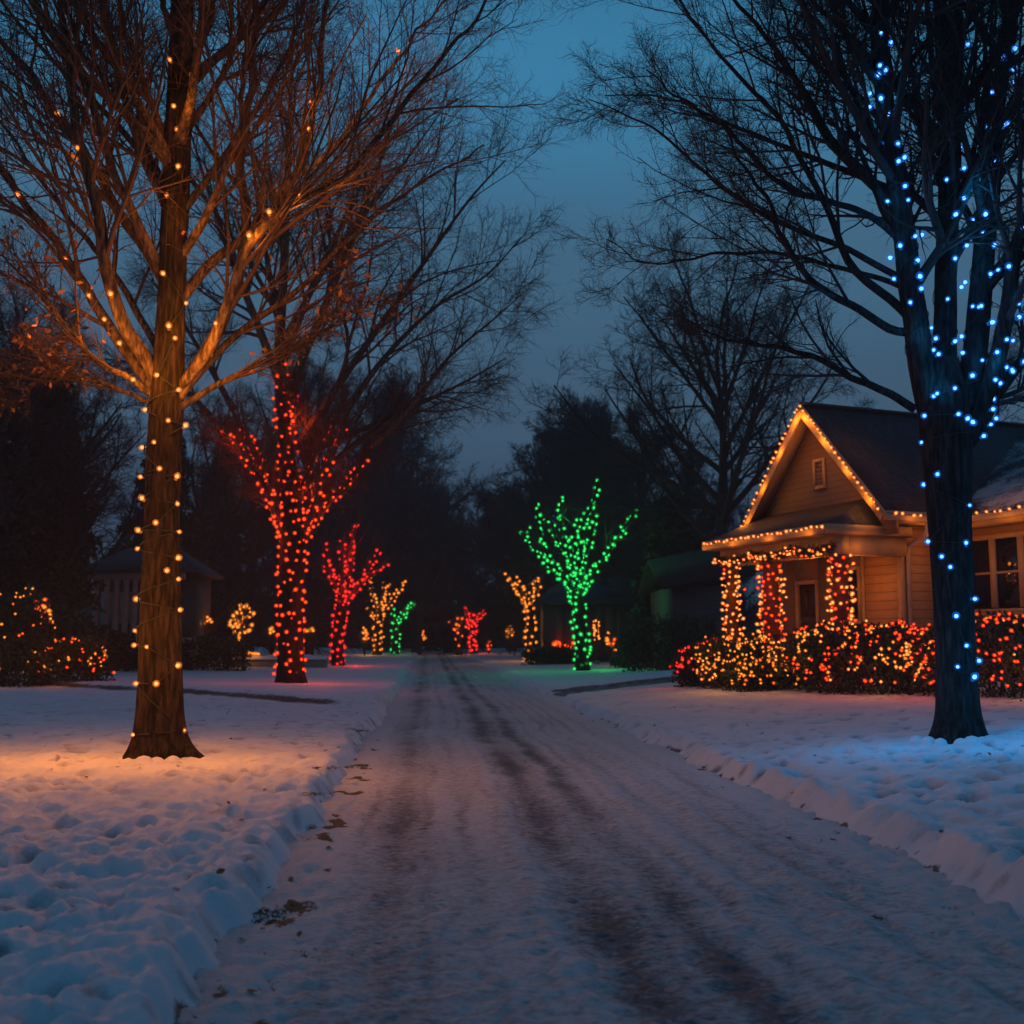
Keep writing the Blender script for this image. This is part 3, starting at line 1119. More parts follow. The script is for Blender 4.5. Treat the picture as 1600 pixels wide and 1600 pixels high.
    allp = np.concatenate([p for p, r in limbs[:18]])
    apx = to_px(allp)
    for px, py in LB:
        i = np.argmin(((apx - np.array([px, py])) ** 2).sum(1))
        p = allp[i] + np.array([0, -0.13, 0.02])
        pos.append(p)
        nn.append(np.array([0.0, -1, 0.3]))
    cables = []
    order = sorted(range(len(TB)), key=lambda k: pos[k][2])
    cab = []
    for a, b in zip(order[:-1], order[1:]):
        pa, pb = pos[a] - nn[a] * 0.03, pos[b] - nn[b] * 0.03
        ta, tb = math.atan2(nn[a][1], nn[a][0]), math.atan2(nn[b][1], nn[b][0])
        for t in np.linspace(0, 1, 7)[:-1]:
            th = ta + (tb - ta) * t
            z = pa[2] + (pb[2] - pa[2]) * t
            i = np.argmin(np.abs(path[:, 2] - z))
            r = rad[i] * (1 + 0.55 * math.exp(-(path[i, 2] - path[0, 2]) / 0.20)) + 0.012
            cab.append(path[i] * np.array([1, 1, 0]) + np.array([math.cos(th) * r, math.sin(th) * r, z]))
    cables.append(np.array(cab))
    lamps = []
    for h, ang, w in ((1.4, -1.9, 62), (1.3, -0.5, 58), (1.3, -2.9, 66), (1.3, 1.8, 30), (2.0, -1.3, 54), (2.2, -2.6, 28), (2.8, -0.6, 28), (3.6, -1.6, 20)):
        i = np.argmin(np.abs(path[:, 2] - base[2] - h))
        r = rad[i] + 1.0
        lamps.append((path[i] * np.array([1, 1, 0]) + np.array([math.cos(ang) * r, math.sin(ang) * r, base[2] + h]), 'amber', w))
    for px, py, w in ((305, 590, 50), (212, 590, 40), (335, 530, 34), (160, 510, 28), (400, 370, 30), (285, 490, 30), (505, 180, 32), (620, 90, 30), (120, 250, 24), (560, 330, 28), (700, 60, 30),
                      (288, 170, 12), (280, 330, 18), (470, 330, 28), (60, 500, 22)):
        if w:
            lamps.append((at(px, py, Y - 0.5), 'amber', w))
    light_string('string of widely spaced amber bulbs wound up the tall tree left of the road', base, pos, nn, ['amber'] * len(pos), 0.021, cables, None, lamps,
                 cable_r=0.010, g=g)
    # snow lodged between the roots
    return base


BASE_L = big_tree_left()


# ------------------------------------------------------------------ 2. forked tree with blue lights, right
def big_tree_right():
    g = np.random.default_rng(33)
    base = ground_hit(1494, 1154)
    Y = base[1]
    root = empty('bare_tree', tuple(base), 'big bare forked tree wound with blue lights standing before the lit house', 'tree')
    tp = [(1497, 1172, 70), (1496, 1120, 68), (1494, 1050, 62), (1491, 950, 62), (1487, 850, 64), (1482, 760, 68), (1478, 690, 74), (1474, 640, 74), (1471, 600, 60), (1472, 560, 44)]
    path = resample(np.array([at(a, b, Y) for a, b, c in tp]), 170)
    hts = np.array([at(a, b, Y)[2] for a, b, c in tp])
    rad = np.interp(path[:, 2], hts, [c / 2 * Y / FPX for a, b, c in tp])
    v, f = trunk_mesh(path, rad, 84, 0.8, 0.2, 8, 0.015)
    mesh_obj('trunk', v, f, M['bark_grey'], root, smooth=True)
    ST = [  # main stems
        ([(1468, 690), (1452, 630), (1438, 560), (1428, 480), (1415, 400), (1402, 300), (1390, 210), (1378, 110), (1368, 0), (1360, -150), (1350, -330)], 44, -0.05),
        ([(1476, 650), (1476, 560), (1478, 450), (1480, 330), (1480, 200), (1474, 80), (1468, -60), (1460, -260)], 40, 0.10),
        ([(1480, 480), (1486, 380), (1492, 240), (1496, 100), (1500, -40), (1510, -220)], 24, -0.15),
        ([(1482, 680), (1508, 620), (1522, 560), (1530, 480), (1540, 380), (1550, 270), (1562, 150), (1580, 40), (1600, -90), (1630, -260)], 42, 0.05),
        ([(1500, 700), (1535, 630), (1558, 560), (1575, 470), (1592, 380), (1620, 280), (1660, 140), (1700, -20)], 30, -0.2),
        ([(1496, 710), (1530, 670), (1560, 610), (1605, 560), (1670, 500), (1740, 400)], 24, 0.1),
    ]
    LM = [  # limbs reaching left
        ([(1430, 640), (1385, 612), (1330, 590), (1270, 556), (1190, 540), (1130, 528), (1080, 505)], 15, 0.1),
        ([(1428, 520), (1392, 515), (1345, 485), (1270, 440), (1225, 375), (1195, 310), (1160, 250), (1110, 180)], 15, -0.15),
        ([(1424, 500), (1395, 470), (1330, 415), (1295, 330), (1245, 240), (1220, 185), (1145, 115), (1080, 30), (1020, -60)], 15, 0.3),
        ([(1418, 440), (1380, 420), (1315, 385), (1200, 340), (1100, 270), (1050, 220), (985, 180), (925, 150)], 12, 0.2),
        ([(1412, 380), (1375, 348), (1330, 325), (1225, 290), (1150, 215), (1080, 165), (1010, 110)], 13, -0.35),
        ([(1410, 360), (1385, 335), (1360, 280), (1300, 220), (1250, 130), (1200, 65), (1150, 0), (1090, -100)], 17, -0.1),
        ([(1396, 250), (1370, 180), (1330, 140), (1270, 100), (1235, 50), (1200, -30)], 13, 0.3),
        ([(1400, 300), (1370, 220), (1330, 140), (1290, 55), (1255, 0), (1220, -110)], 15, -0.35),
        ([(1418, 455), (1390, 440), (1300, 415), (1200, 395), (1100, 400), (1010, 410), (950, 375)], 10, 0.35),
        ([(1380, 120), (1330, 60), (1270, 0), (1200, -90)], 14, 0.2),
        ([(1372, 60), (1310, -20), (1260, -130)], 14, -0.3),
        ([(1480, 340), (1515, 260), (1535, 160), (1545, 40), (1555, -80)], 12, 0.4),
        ([(1476, 300), (1440, 210), (1425, 110), (1420, 0), (1415, -120)], 13, 0.4),
        ([(1404, 310), (1440, 235), (1470, 170), (1490, 90)], 8, -0.3),
        ([(1545, 300), (1590, 240), (1650, 190), (1720, 120)], 13, 0.3),
        ([(1530, 470), (1575, 420), (1640, 380), (1720, 330)], 12, -0.3),
        ([(1402, 300), (1330, 270), (1240, 235), (1130, 190), (1030, 150), (945, 150)], 12, 0.55),
    ]
    limbs = []
    for pts, w, sl in ST + LM:
        p = px_path(pts, Y, sl, 36)
        r0 = w / 2 * Y / FPX
        tipf = 0.30 if w > 20 else 0.14
        r = np.linspace(1, tipf, 36) ** 0.9 * r0
        p = p + 0.08 * np.stack([perlin(np.arange(36) * 0.3 + w, np.full(36, k + sl * 9)) for k in range(3)], -1) * np.linspace(0, 1, 36)[:, None]
        limbs.append((p, r))
        limb_mesh(root, p, r, M['bark_grey'], 12 if w > 20 else 8)
    stems = limbs[:6]
    for k in range(7):
        sp, sr = stems[k % 4]
        i = int(g.integers(10, 26))
        a = [0.75, -0.75, math.pi - 0.75, math.pi + 0.75][k % 4] + g.uniform(-0.3, 0.3)
        d = np.array([math.cos(a), math.sin(a), 0.8 + 0.4 * g.random()])
        p, r = grow(sp[i][None], d[None], np.array([g.uniform(3.0, 5.0)]), np.array([0.05]), 26, 0.7, 0.35, 0.2, g)
        limbs.append((p[0], r[0]))
        limb_mesh(root, p[0], r[0], M['bark_grey'], 7)
    spec = [
        dict(m=14, t0=0.18, ang=(20, 48), len=(0.26, 0.50), K=8, up=0.18, wig=0.24, rf=0.5, S=5, rmin=0.008),
        dict(m=9, t0=0.15, ang=(22, 55), len=(0.36, 0.66), K=7, up=0.10, wig=0.32, rf=0.55, S=4, rmin=0.0046),
        dict(m=7, t0=0.12, ang=(24, 60), len=(0.40, 0.72), K=6, up=0.05, wig=0.42, rf=0.6, S=3, rmin=0.0028, lmin=0.2),
        dict(m=2, t0=0.2, ang=(25, 60), len=(0.4, 0.7), K=4, up=0.0, wig=0.4, rf=0.6, S=3, rmin=0.002, lmin=0.12),
    ]
    lv = twig_levels(limbs, spec, g)
    v, f = merge([tubes(*a) for a in lv])
    mesh_obj('crown', v, f, M['twig_grey'], root, smooth=True)
    TB = [(1477, 608), (1451, 620), (1442, 650), (1480, 648), (1495, 655), (1514, 676), (1442, 691), (1457, 741), (1440, 757), (1499, 790), (1453, 846), (1494, 849),
          (1465, 870), (1474, 886), (1508, 936), (1482, 963), (1495, 1009), (1516, 1032), (1484, 1042), (1507, 1058)]
    LB = [(1535, 669), (1381, 82), (1369, 114), (1361, 149), (1371, 165), (1352, 170), (1379, 193), (1356, 216), (1376, 227), (1401, 261), (1402, 305), (1388, 317),
          (1428, 377), (1401, 392), (1393, 405), (1398, 438), (1426, 463), (1441, 523), (1444, 557), (1451, 11), (1560, 102), (1598, 118), (1579, 131),
          (1540, 206), (1539, 273), (1525, 298), (1513, 309), (1497, 316), (1543, 340), (1521, 346), (1521, 386), (1502, 443), (1533, 440), (1521, 488),
          (1595, 461), (1579, 503), (1492, 531), (1505, 553), (1560, 539), (1592, 570), (1574, 586), (1542, 601)]
    pos, nn = [], []
    for px, py in TB:
        i = np.argmin(np.abs(to_px(path)[:, 1] - py))
        c, r = path[i], rad[i]
        p = at(px, py, Y)
        dx = np.clip((p[0] - c[0]) / r, -1.0, 1.0)
        dy = -math.sqrt(max(0.0, 1 - min(1, dx * dx)))
        n = np.array([dx, dy, 0])
        pos.append(np.array([c[0], c[1], at(px, py, c[1] + dy * r)[2]]) + n * (r + 0.035))
        nn.append(n)
    stems_pts = np.concatenate([p for p, r in stems])
    stems_r = np.concatenate([r for p, r in stems])
    apx = to_px(stems_pts)
    for px, py in LB:
        e = apx - np.array([px, py])
        i = np.argmin((e ** 2).sum(1) + 1.0 * (np.abs(e[:, 1]) > 12) * 1e3)
        c, r = stems_pts[i], stems_r[i]
        want = at(px, py, c[1])
        dx = np.clip((want[0] - c[0]) / max(r, 0.02), -1.6, 1.6)
        dy = -math.sqrt(max(0.0, 1 - min(1, dx * dx)))
        pos.append(np.array([c[0] + dx * (r + 0.02), c[1] + dy * (r + 0.10) - 0.05, want[2]]))
        nn.append(np.array([dx, dy - 0.2, 0.1]))
    for (sp, sr), cnt in zip(stems[:6], (14, 8, 4, 18, 12, 8)):
        for k in range(cnt):
            i = int(2 + (k + g.random()) / cnt * 20)
            dx = g.uniform(-0.95, 0.95)
            dy = -math.sqrt(1 - dx * dx)
            pos.append(sp[i] + np.array([dx * (sr[i] + 0.02), dy * (sr[i] + 0.08) - 0.05, g.normal(0, 0.03)]))
            nn.append(np.array([dx, dy - 0.2, 0.1]))
    order = sorted(range(len(TB)), key=lambda k: pos[k][2])
    cab = []
    for a, b in zip(order[:-1], order[1:]):
        ta, tb = math.atan2(nn[a][1], nn[a][0]), math.atan2(nn[b][1], nn[b][0])
        for t in np.linspace(0, 1, 7)[:-1]:
            th = ta + (tb - ta) * t
            z = pos[a][2] + (pos[b][2] - pos[a][2]) * t
            i = np.argmin(np.abs(path[:, 2] - z))
            r = rad[i] + 0.012
            cab.append(path[i] * np.array([1, 1, 0]) + np.array([math.cos(th) * r, math.sin(th) * r, z]))
    cables = [np.array(cab)]
    for sp, sr in stems[:4]:
        cables.append(wrap(sp[2:28], sr[2:28], 0.9, 1.0, 0.0, g)[2])
    lamps = []
    for h, ang, w in ((0.9, -1.5, 24), (0.9, -2.7, 22), (0.95, -0.3, 22), (1.7, -1.6, 12), (3.4, -1.2, 3)):
        i = np.argmin(np.abs(path[:, 2] - base[2] - h))
        r = rad[i] + (1.0 if h < 1.8 else 0.6)
        lamps.append((path[i] * np.array([1, 1, 0]) + np.array([math.cos(ang) * r, math.sin(ang) * r, base[2] + h]), 'blue', w))
    for px, py, w in ((1470, 600, 7), (1525, 390, 8), (1400, 300, 4), (1370, 160, 4), (1530, 300, 9), (1560, 560, 10), (1590, 470, 9), (1395, 380, 6), (1440, 520, 7)):
        lamps.append((at(px, py, Y - 0.35), 'blue', w))
    lamps.append((at(1580, 600, Y + 1.2), 'blue', 26))
    lamps.append((at(1420, 560, Y + 1.2), 'blue', 12))
    light_string('string of bright blue bulbs wound up the forked tree in front of the house', base, pos, nn, ['blue'] * len(pos), 0.025, cables, None, lamps, g=g)
    return base


BASE_R = big_tree_right()


# ------------------------------------------------------------------ 3. trees wrapped in dense lights along the street
def wrapped_tree(px, py, trunk, limbs_px, kind, label, slabel, bulb_r, spacing, pitch, lampw, bark='bark', twigs=None, extra=None, seed=1, tip=0.35, group=None, wrap_frac=0.9, lamp_n=6, yfix=None, off=0.03):
    g = np.random.default_rng(seed)
    base = ground_hit(px, py) if yfix is None else np.array([at(px, py, yfix)[0], yfix, land1(at(px, py, yfix)[0], yfix)])
    Y = base[1]
    root = empty('wrapped_tree', tuple(base), label, 'tree', None)
    path = resample(np.array([at(a, b, Y) for a, b, w in trunk]), 60)
    hts = np.array([at(a, b, Y)[2] for a, b, w in trunk])
    rad = np.interp(path[:, 2], hts, [w / 2 * Y / FPX for a, b, w in trunk])
    path[0, 2] = min(path[0, 2], base[2] - 0.15)
    v, f = trunk_mesh(path, rad, 36, 0.45, 0.35, seed, 0.02)
    mesh_obj('trunk', v, f, M[bark], root, smooth=True)
    P, NN, CB = [], [], []
    p, n, c = wrap(path[2:], rad[2:], pitch, spacing, off, g)
    P.append(p)
    NN.append(n)
    CB.append(c)
    limbs = []
    for i, (pts, w) in enumerate(limbs_px):
        lp = px_path(pts, Y, (0.45, -0.4, 0.2, -0.25)[i % 4], 24)
        lr = np.linspace(1, tip, 24) * w / 2 * Y / FPX
        limbs.append((lp, lr))
        limb_mesh(root, lp, lr, M['limb' if bark == 'bark' else bark], 8)
        k = int(24 * wrap_frac)
        p, n, c = wrap(lp[:k], lr[:k], pitch * 0.8, spacing, off, g)
        P.append(p)
        NN.append(n)
        CB.append(c)
    if twigs:
        lv = twig_levels(limbs if extra is None else limbs + extra(root, path, rad, g), twigs, g)
        v, f = merge([tubes(*a) for a in lv])
        mesh_obj('crown', v, f, M['twig' if bark in ('bark', 'limb') else 'twig_grey'], root, smooth=True)
    P, NN = np.concatenate(P), np.concatenate(NN)
    lamps = []
    zs = np.quantile(P[:, 2], np.linspace(0.05, 0.9, lamp_n))
    for i, z in enumerate(zs):
        j = np.argmin(np.abs(P[:, 2] - z) - 0.6 * (NN[:, 1] < 0))
        lamps.append((P[j] + NN[j] * (0.75 if i < 2 else 0.45), kind, lampw))
    if extra is not None:
        for lp, lr in limbs:
            lamps.append((lp[16] + np.array([0, -1.6, 0.0]), kind, lampw * 0.22))
    light_string(slabel, base, P, NN, [kind] * len(P), bulb_r, CB, group, lamps, cable_r=0.008, g=g)
    return base


def red_extra(root, path, rad, g):
    """the tall unlit crown above the red lights"""
    out = []
    top = path[-1]
    Y = top[1]
    J = [([(440, 600), (438, 520), (445, 400), (450, 260), (455, 120), (460, 20)], 20, 0.1), ([(448, 620), (490, 520), (540, 400), (585, 280), (620, 170), (650, 80)], 16, 0.3),
         ([(442, 610), (400, 500), (360, 400), (320, 280), (290, 180)], 16, -0.2), ([(470, 690), (530, 600), (600, 500), (670, 400), (735, 310), (790, 250)], 15, -0.2),
         ([(480, 760), (560, 690), (640, 640), (720, 600), (790, 560)], 13, 0.3), ([(540, 645), (600, 560), (680, 480), (760, 430), (815, 370)], 11, 0.1),
         ([(580, 700), (640, 640), (700, 560), (770, 500), (815, 460)], 10, -0.4), ([(365, 640), (320, 560), (270, 480), (220, 420)], 11, 0.2),
         ([(330, 650), (280, 600), (220, 570), (160, 560)], 10, -0.3), ([(445, 560), (500, 420), (560, 300), (600, 200)], 13, -0.5), ([(446, 560), (420, 420), (400, 300), (390, 200)], 13, 0.5),
         ([(500, 700), (590, 660), (680, 620), (760, 640)], 9, 0.5), ([(450, 520), (520, 400), (620, 270), (700, 160)], 12, 0.6)]
    for pts, w, sl in J:
        p = px_path(pts, Y, sl, 24)
        r = np.linspace(1, 0.15, 24) * w / 2 * Y / FPX
        limb_mesh(root, p, r, M['limb'], 7)
        out.append((p, r))
    return out


TW_RED = [dict(m=16, t0=0.15, ang=(20, 52), len=(0.28, 0.55), K=7, up=0.15, wig=0.25, rf=0.5, S=4, rmin=0.014),
          dict(m=9, t0=0.15, ang=(22, 58), len=(0.40, 0.70), K=6, up=0.08, wig=0.35, rf=0.55, S=3, rmin=0.009),
          dict(m=8, t0=0.15, ang=(25, 62), len=(0.42, 0.75), K=5, up=0.0, wig=0.45, rf=0.6, S=3, rmin=0.006, lmin=0.5)]
wrapped_tree(452, 1067, [(454, 1075, 40), (453, 1000, 38), (455, 920, 36), (458, 860, 40), (455, 800, 32), (450, 740, 26), (446, 680, 24), (441, 620, 22), (436, 560, 16)],
             [([(448, 850), (420, 770), (395, 700), (362, 640)], 15), ([(446, 820), (400, 740), (362, 685), (330, 652)], 13), ([(462, 800), (480, 740), (500, 690), (530, 650)], 12),
              ([(466, 840), (492, 790), (512, 730), (528, 690), (542, 640)], 13), ([(468, 855), (510, 790), (548, 750), (582, 698)], 13), ([(452, 700), (462, 640), (462, 600)], 9)],
             'red', 'large bare tree thickly wound with red lights, nearest red one on the left lawn', 'dense red light string covering trunk and lower limbs of the large left-lawn tree',
             0.038, 0.30, 0.31, 40, 'bark', TW_RED, red_extra, 41, lamp_n=9)
wrapped_tree(527, 1040, [(528, 1046, 20), (528, 1000, 18), (533, 950, 18), (536, 930, 16)],
             [([(536, 945), (520, 905), (512, 870), (500, 840)], 8), ([(536, 940), (534, 900), (535, 860), (538, 830)], 9), ([(536, 935), (548, 890), (552, 840), (562, 800)], 9),
              ([(537, 945), (560, 915), (578, 885), (602, 845)], 9), ([(560, 915), (580, 900), (612, 870)], 6), ([(522, 910), (508, 890), (498, 880)], 5)],
             'crimson', 'smaller bare tree wound with red lights behind the large red one', 'red light string on the smaller tree just behind the large red tree',
             0.058, 0.36, 0.36, 46, 'bark', [dict(m=8, t0=0.3, ang=(20, 50), len=(0.3, 0.6), K=5, rmin=0.015), dict(m=5, t0=0.2, ang=(20, 55), len=(0.4, 0.7), K=4, rmin=0.01)], None, 42)
wrapped_tree(588, 1020, [(589, 1024, 13), (590, 990, 12), (592, 965, 12), (594, 950, 10)],
             [([(592, 965), (584, 935), (578, 905), (576, 890)], 5), ([(593, 960), (598, 930), (602, 900)], 5), ([(594, 962), (612, 940), (628, 915), (640, 898)], 6), ([(593, 950), (606, 925), (614, 905)], 5),
              ([(590, 970), (578, 955), (574, 945)], 4)],
             'gold', 'bare tree wound with golden yellow lights beside the far left roadside', 'golden light string on the tree left of the small green one',
             0.075, 0.42, 0.45, 50, 'bark', None, None, 43, yfix=86, lamp_n=3)
wrapped_tree(618, 1022, [(618, 1024, 11), (618, 1000, 10), (620, 975, 9)],
             [([(620, 978), (614, 955), (611, 943)], 5), ([(620, 976), (628, 960), (632, 948)], 5), ([(620, 974), (634, 955), (648, 936)], 6), ([(634, 955), (644, 950), (650, 940)], 4)],
             'green', 'small far tree wound with green lights on the left roadside', 'green light string on the small tree at the left roadside far end',
             0.080, 0.52, 0.5, 24, 'bark', None, None, 44, yfix=92, lamp_n=3)
wrapped_tree(717, 1016, [(717, 1018, 9), (717, 1000, 8), (717, 985, 7)],
             [([(717, 990), (706, 975), (698, 966)], 4), ([(717, 986), (713, 970), (711, 958)], 4), ([(717, 986), (722, 970), (727, 960)], 4), ([(717, 992), (724, 980), (728, 972)], 3)],
             'orange', 'small far tree wound with orange lights at the end of the road', 'orange light string on the small tree at the end of the road',
             0.095, 0.68, 0.7, 30, 'bark', None, None, 45, yfix=98, lamp_n=2)
wrapped_tree(740, 1018, [(740, 1020, 10), (739, 1000, 9), (738, 975, 9)],
             [([(738, 980), (730, 962), (726, 945)], 5), ([(738, 978), (747, 965), (757, 944)], 5), ([(738, 978), (736, 965), (738, 955)], 5), ([(747, 965), (756, 962), (758, 955)], 3)],
             'crimson', 'small far tree wound solidly with red lights at the end of the road', 'red light string on the small Y-shaped tree at the end of the road',
             0.10, 0.36, 0.4, 30, 'bark', None, None, 46, yfix=97, lamp_n=2)
wrapped_tree(828, 1030, [(829, 1034, 14), (829, 1000, 13), (828, 960, 13), (828, 945, 12)],
             [([(826, 955), (812, 930), (795, 905), (781, 892)], 6), ([(827, 950), (816, 920), (806, 902), (800, 893)], 5), ([(829, 950), (838, 925), (846, 905), (852, 896)], 6), ([(828, 945), (832, 920), (838, 900)], 5)],
             'gold', 'bare forked tree wound with golden lights left of the big green one', 'golden light string on the forked tree on the right side of the road',
             0.068, 0.38, 0.40, 50, 'bark', None, None, 47, yfix=68, lamp_n=4)
wrapped_tree(908, 1048, [(910, 1054, 22), (909, 1010, 20), (906, 970, 19), (904, 940, 20), (902, 920, 17)],
             [([(902, 945), (880, 905), (850, 875), (814, 832)], 9), ([(902, 930), (872, 890), (848, 850), (838, 785)], 8), ([(903, 925), (890, 870), (876, 820), (878, 775)], 9),
              ([(904, 920), (908, 870), (910, 820), (925, 790), (935, 752)], 10), ([(905, 935), (930, 890), (955, 855), (996, 795)], 9), ([(904, 925), (916, 870), (927, 820), (932, 780)], 8),
              ([(890, 870), (868, 840), (858, 812), (820, 832)], 5), ([(905, 900), (898, 850), (905, 805)], 6), ([(904, 915), (880, 860), (866, 846)], 5)],
             'green', 'bare spreading tree covered in green lights on the right lawn beyond the driveway', 'dense green light string on the spreading tree beyond the driveway',
             0.055, 0.34, 0.34, 30, 'bark_grey', [dict(m=7, t0=0.4, ang=(20, 50), len=(0.3, 0.6), K=5, rmin=0.012), dict(m=4, t0=0.2, ang=(20, 55), len=(0.4, 0.7), K=4, rmin=0.008)], None, 48, lamp_n=8, wrap_frac=1.0)
# ------------------------------------------------------------------ the lit house
def siding_mat(name, col, pitch, axis='Z'):
    m, nt, b = new_mat(name)
    tc = N(nt, 'ShaderNodeTexCoord')
    sp = N(nt, 'ShaderNodeSeparateXYZ')
    nt.links.new(tc.outputs['Object'], sp.inputs[0])
    fr = math_n(nt, 'FRACT', math_n(nt, 'DIVIDE', sp.outputs[axis], pitch))
    line = ramp(nt, fr, [(0.0, (0.12, 0.12, 0.12)), (0.13, (1, 1, 1))])
    nz = noise(nt, coords(nt, (1, 1, 6)), 3, 5)
    c = ramp(nt, nz, [(0.3, tuple(k * 0.85 for k in col)), (0.7, tuple(k * 1.12 for k in col))])
    mx = N(nt, 'ShaderNodeMix')
    mx.data_type = 'RGBA'
    mx.blend_type = 'MULTIPLY'
    mx.inputs[0].default_value = 1.0
    nt.links.new(c, mx.inputs[6])
    nt.links.new(line, mx.inputs[7])
    nt.links.new(mx.outputs[2], b.inputs['Base Color'])
    b.inputs['Roughness'].default_value = 0.65
    bump(nt, b, fr, 0.8, 0.02)
    return m


def roof_mat(name, snow_amt):
    m, nt, b = new_mat(name)
    br = N(nt, 'ShaderNodeTexBrick')
    br.inputs['Scale'].default_value = 1.0
    br.inputs['Brick Width'].default_value = 0.32
    br.inputs['Row Height'].default_value = 0.16
    br.inputs['Mortar Size'].default_value = 0.012
    br.inputs['Color1'].default_value = (0.022, 0.028, 0.040, 1)
    br.inputs['Color2'].default_value = (0.040, 0.048, 0.064, 1)
    br.inputs['Mortar'].default_value = (0.012, 0.012, 0.014, 1)
    tc = N(nt, 'ShaderNodeTexCoord')
    nt.links.new(tc.outputs['Object'], br.inputs['Vector'])
    v = coords(nt)
    n1 = noise(nt, v, 0.9, 6, 0.65)
    n2 = noise(nt, v, 14, 5, 0.7)
    k = math_n(nt, 'ADD', math_n(nt, 'ADD', n1, math_n(nt, 'MULTIPLY', math_n(nt, 'SUBTRACT', n2, 0.5), 0.5)), snow_amt - 0.5)
    k = ramp(nt, k, [(0.46, (0, 0, 0)), (0.62, (1, 1, 1))])
    nt.links.new(mix_col(nt, k, br.outputs['Color'], (0.66, 0.69, 0.74)), b.inputs['Base Color'])
    b.inputs['Roughness'].default_value = 0.8
    bump(nt, b, math_n(nt, 'ADD', br.outputs['Fac'], n2), 0.5, 0.02)
    return m


M['siding'] = siding_mat("lap_siding", (0.42, 0.25, 0.115), 0.21)
M['gable'] = siding_mat("gable_boards", (0.15, 0.092, 0.048), 0.15)
M['trim'] = plain("painted_trim", (0.42, 0.30, 0.17), 0.5, 0.1, 4, 0.15)
M['roof'] = roof_mat("shingle_roof", 0.04)
M['roof_snow'] = roof_mat("snowy_shingle_roof", 0.50)
M['glass'] = plain("dark_glass", (0.012, 0.013, 0.016), 0.06, 0.1, 2, spec=0.6)
M['door'] = plain("dark_door", (0.05, 0.028, 0.018), 0.5)
M['stone'] = plain("concrete_base", (0.22, 0.21, 0.20), 0.85, 0.3, 5, 0.4)
M['plaster'] = plain("porch_wall", (0.17, 0.11, 0.06), 0.75, 0.15, 5)
M['post'] = plain("porch_post", (0.075, 0.038, 0.022), 0.7)
M['gutter'] = plain("gutter_metal", (0.42, 0.37, 0.30), 0.4, 0.1)
M['garland'] = leaf_mat("garland_needles", (0.014, 0.030, 0.014), (0.04, 0.065, 0.03), 0.6)

HZ = 0.62
HROT = math.atan2(HU[1], HU[0])
house = empty('house', (P0[0], P0[1], HZ), 'single storey house with front gable and porch outlined in warm string lights', 'house', rz=HROT)


def HW(x, y, z):
    return np.array([P0[0] + x * HU[0] + y * HN[0], P0[1] + x * HU[1] + y * HN[1], z])


def hp(mb, name, mat, parent=None, smooth=False):
    v = np.concatenate(mb.v) - np.array([0, 0, HZ])
    return mesh_obj(name, v, mb.f, mat, parent or house, smooth, local=True)


XL, XR, XM = 0.25, 5.25, 2.15        # wing side walls and ridge
EZ, AZ = 4.50, 7.42                  # gable foot, apex
WY = -0.8                            # front wall under the porch
# walls
w = MB()
w.box(XL, XL + 0.18, -2.2, WY - 0.20, 0.3, 4.36)             # side wall facing the viewer
w.box(XL, 1.62, WY - 0.18, WY, 0.3, 4.20)
hp(w, 'wall', M['siding'])
w = MB()
w.box(1.62, 2.16, WY - 0.18, WY - 0.003, 2.05, 2.3)
w.box(1.62, 1.70, WY - 0.18, WY - 0.004, 0.3, 4.20)
w.box(2.20, 3.30, WY - 0.18, WY - 0.004, 0.3, 4.20)
w.box(1.70, 2.20, WY - 0.18, WY - 0.004, 3.35, 4.20)
w.box(3.30, 4.22, WY - 0.18, WY - 0.004, 3.15, 4.20)
w.box(4.22, XR, WY - 0.18, WY - 0.004, 0.3, 4.20)
w.box(1.70, 2.20, WY - 0.18, WY - 0.004, 0.3, 2.05)
hp(w, 'wall', M['plaster'])
w = MB()
w.box(-10.0, XL - 0.002, -2.4, -2.2, 0.3, 4.30)              # main front wall
w.box(-10.0, -9.82, -11.6, -2.4, 0.3, 4.3)
w.box(XR - 0.18, XR, -9, WY - 0.2, 0.3, 4.36)
hp(w, 'wall', M['siding'])
# gable triangle, set forward over the porch
g_ = MB()
inset = 0.30
gz0 = 3.98
gv = [(-0.50, 0, gz0), (4.80, 0, gz0), (4.80, 0, EZ - 0.10), (XM, 0, AZ - 0.20), (-0.50, 0, EZ - 0.10)]
g_.add(gv + [(x, -0.14, z) for x, y, z in gv], [(0, 1, 2, 3, 4), (9, 8, 7, 6, 5), (0, 5, 6, 1), (1, 6, 7, 2), (2, 7, 8, 3), (3, 8, 9, 4), (4, 9, 5, 0)])
hp(g_, 'gable', M['gable'])
# roofs
GX0, GX1 = -0.62, 4.92
r_ = MB()
x0, x1 = GX0, GX1
rk = 0.42
r_.slab([(x0, rk, EZ), (XM, rk, AZ), (XM, -9.5, AZ), (x0, -9.5, EZ)], 0.10)
hp(r_, 'roof', M['roof'])
r_ = MB()
r_.slab([(x1, rk, EZ), (XM + 0.002, rk, AZ - 0.002), (XM + 0.002, -9.5, AZ - 0.002), (x1, -9.5, EZ)], 0.10)
r_.add(*(lambda b: (np.concatenate(b.v), b.f))(MB().bar((XM, rk - 0.02, AZ + 0.02), (XM, -9.5, AZ + 0.02), 0.24, 0.06)))
hp(r_, 'roof', M['roof'])
r_ = MB()
r_.slab([(-10.4, -1.65, 4.42), (-0.3, -1.65, 4.42), (2.0, -6.9, 7.30), (-10.4, -6.9, 7.30)], 0.10)
r_.slab([(-10.4, -12.2, 4.42), (2.0, -12.2, 4.42), (2.0, -6.91, 7.298), (-10.4, -6.91, 7.298)], 0.10)
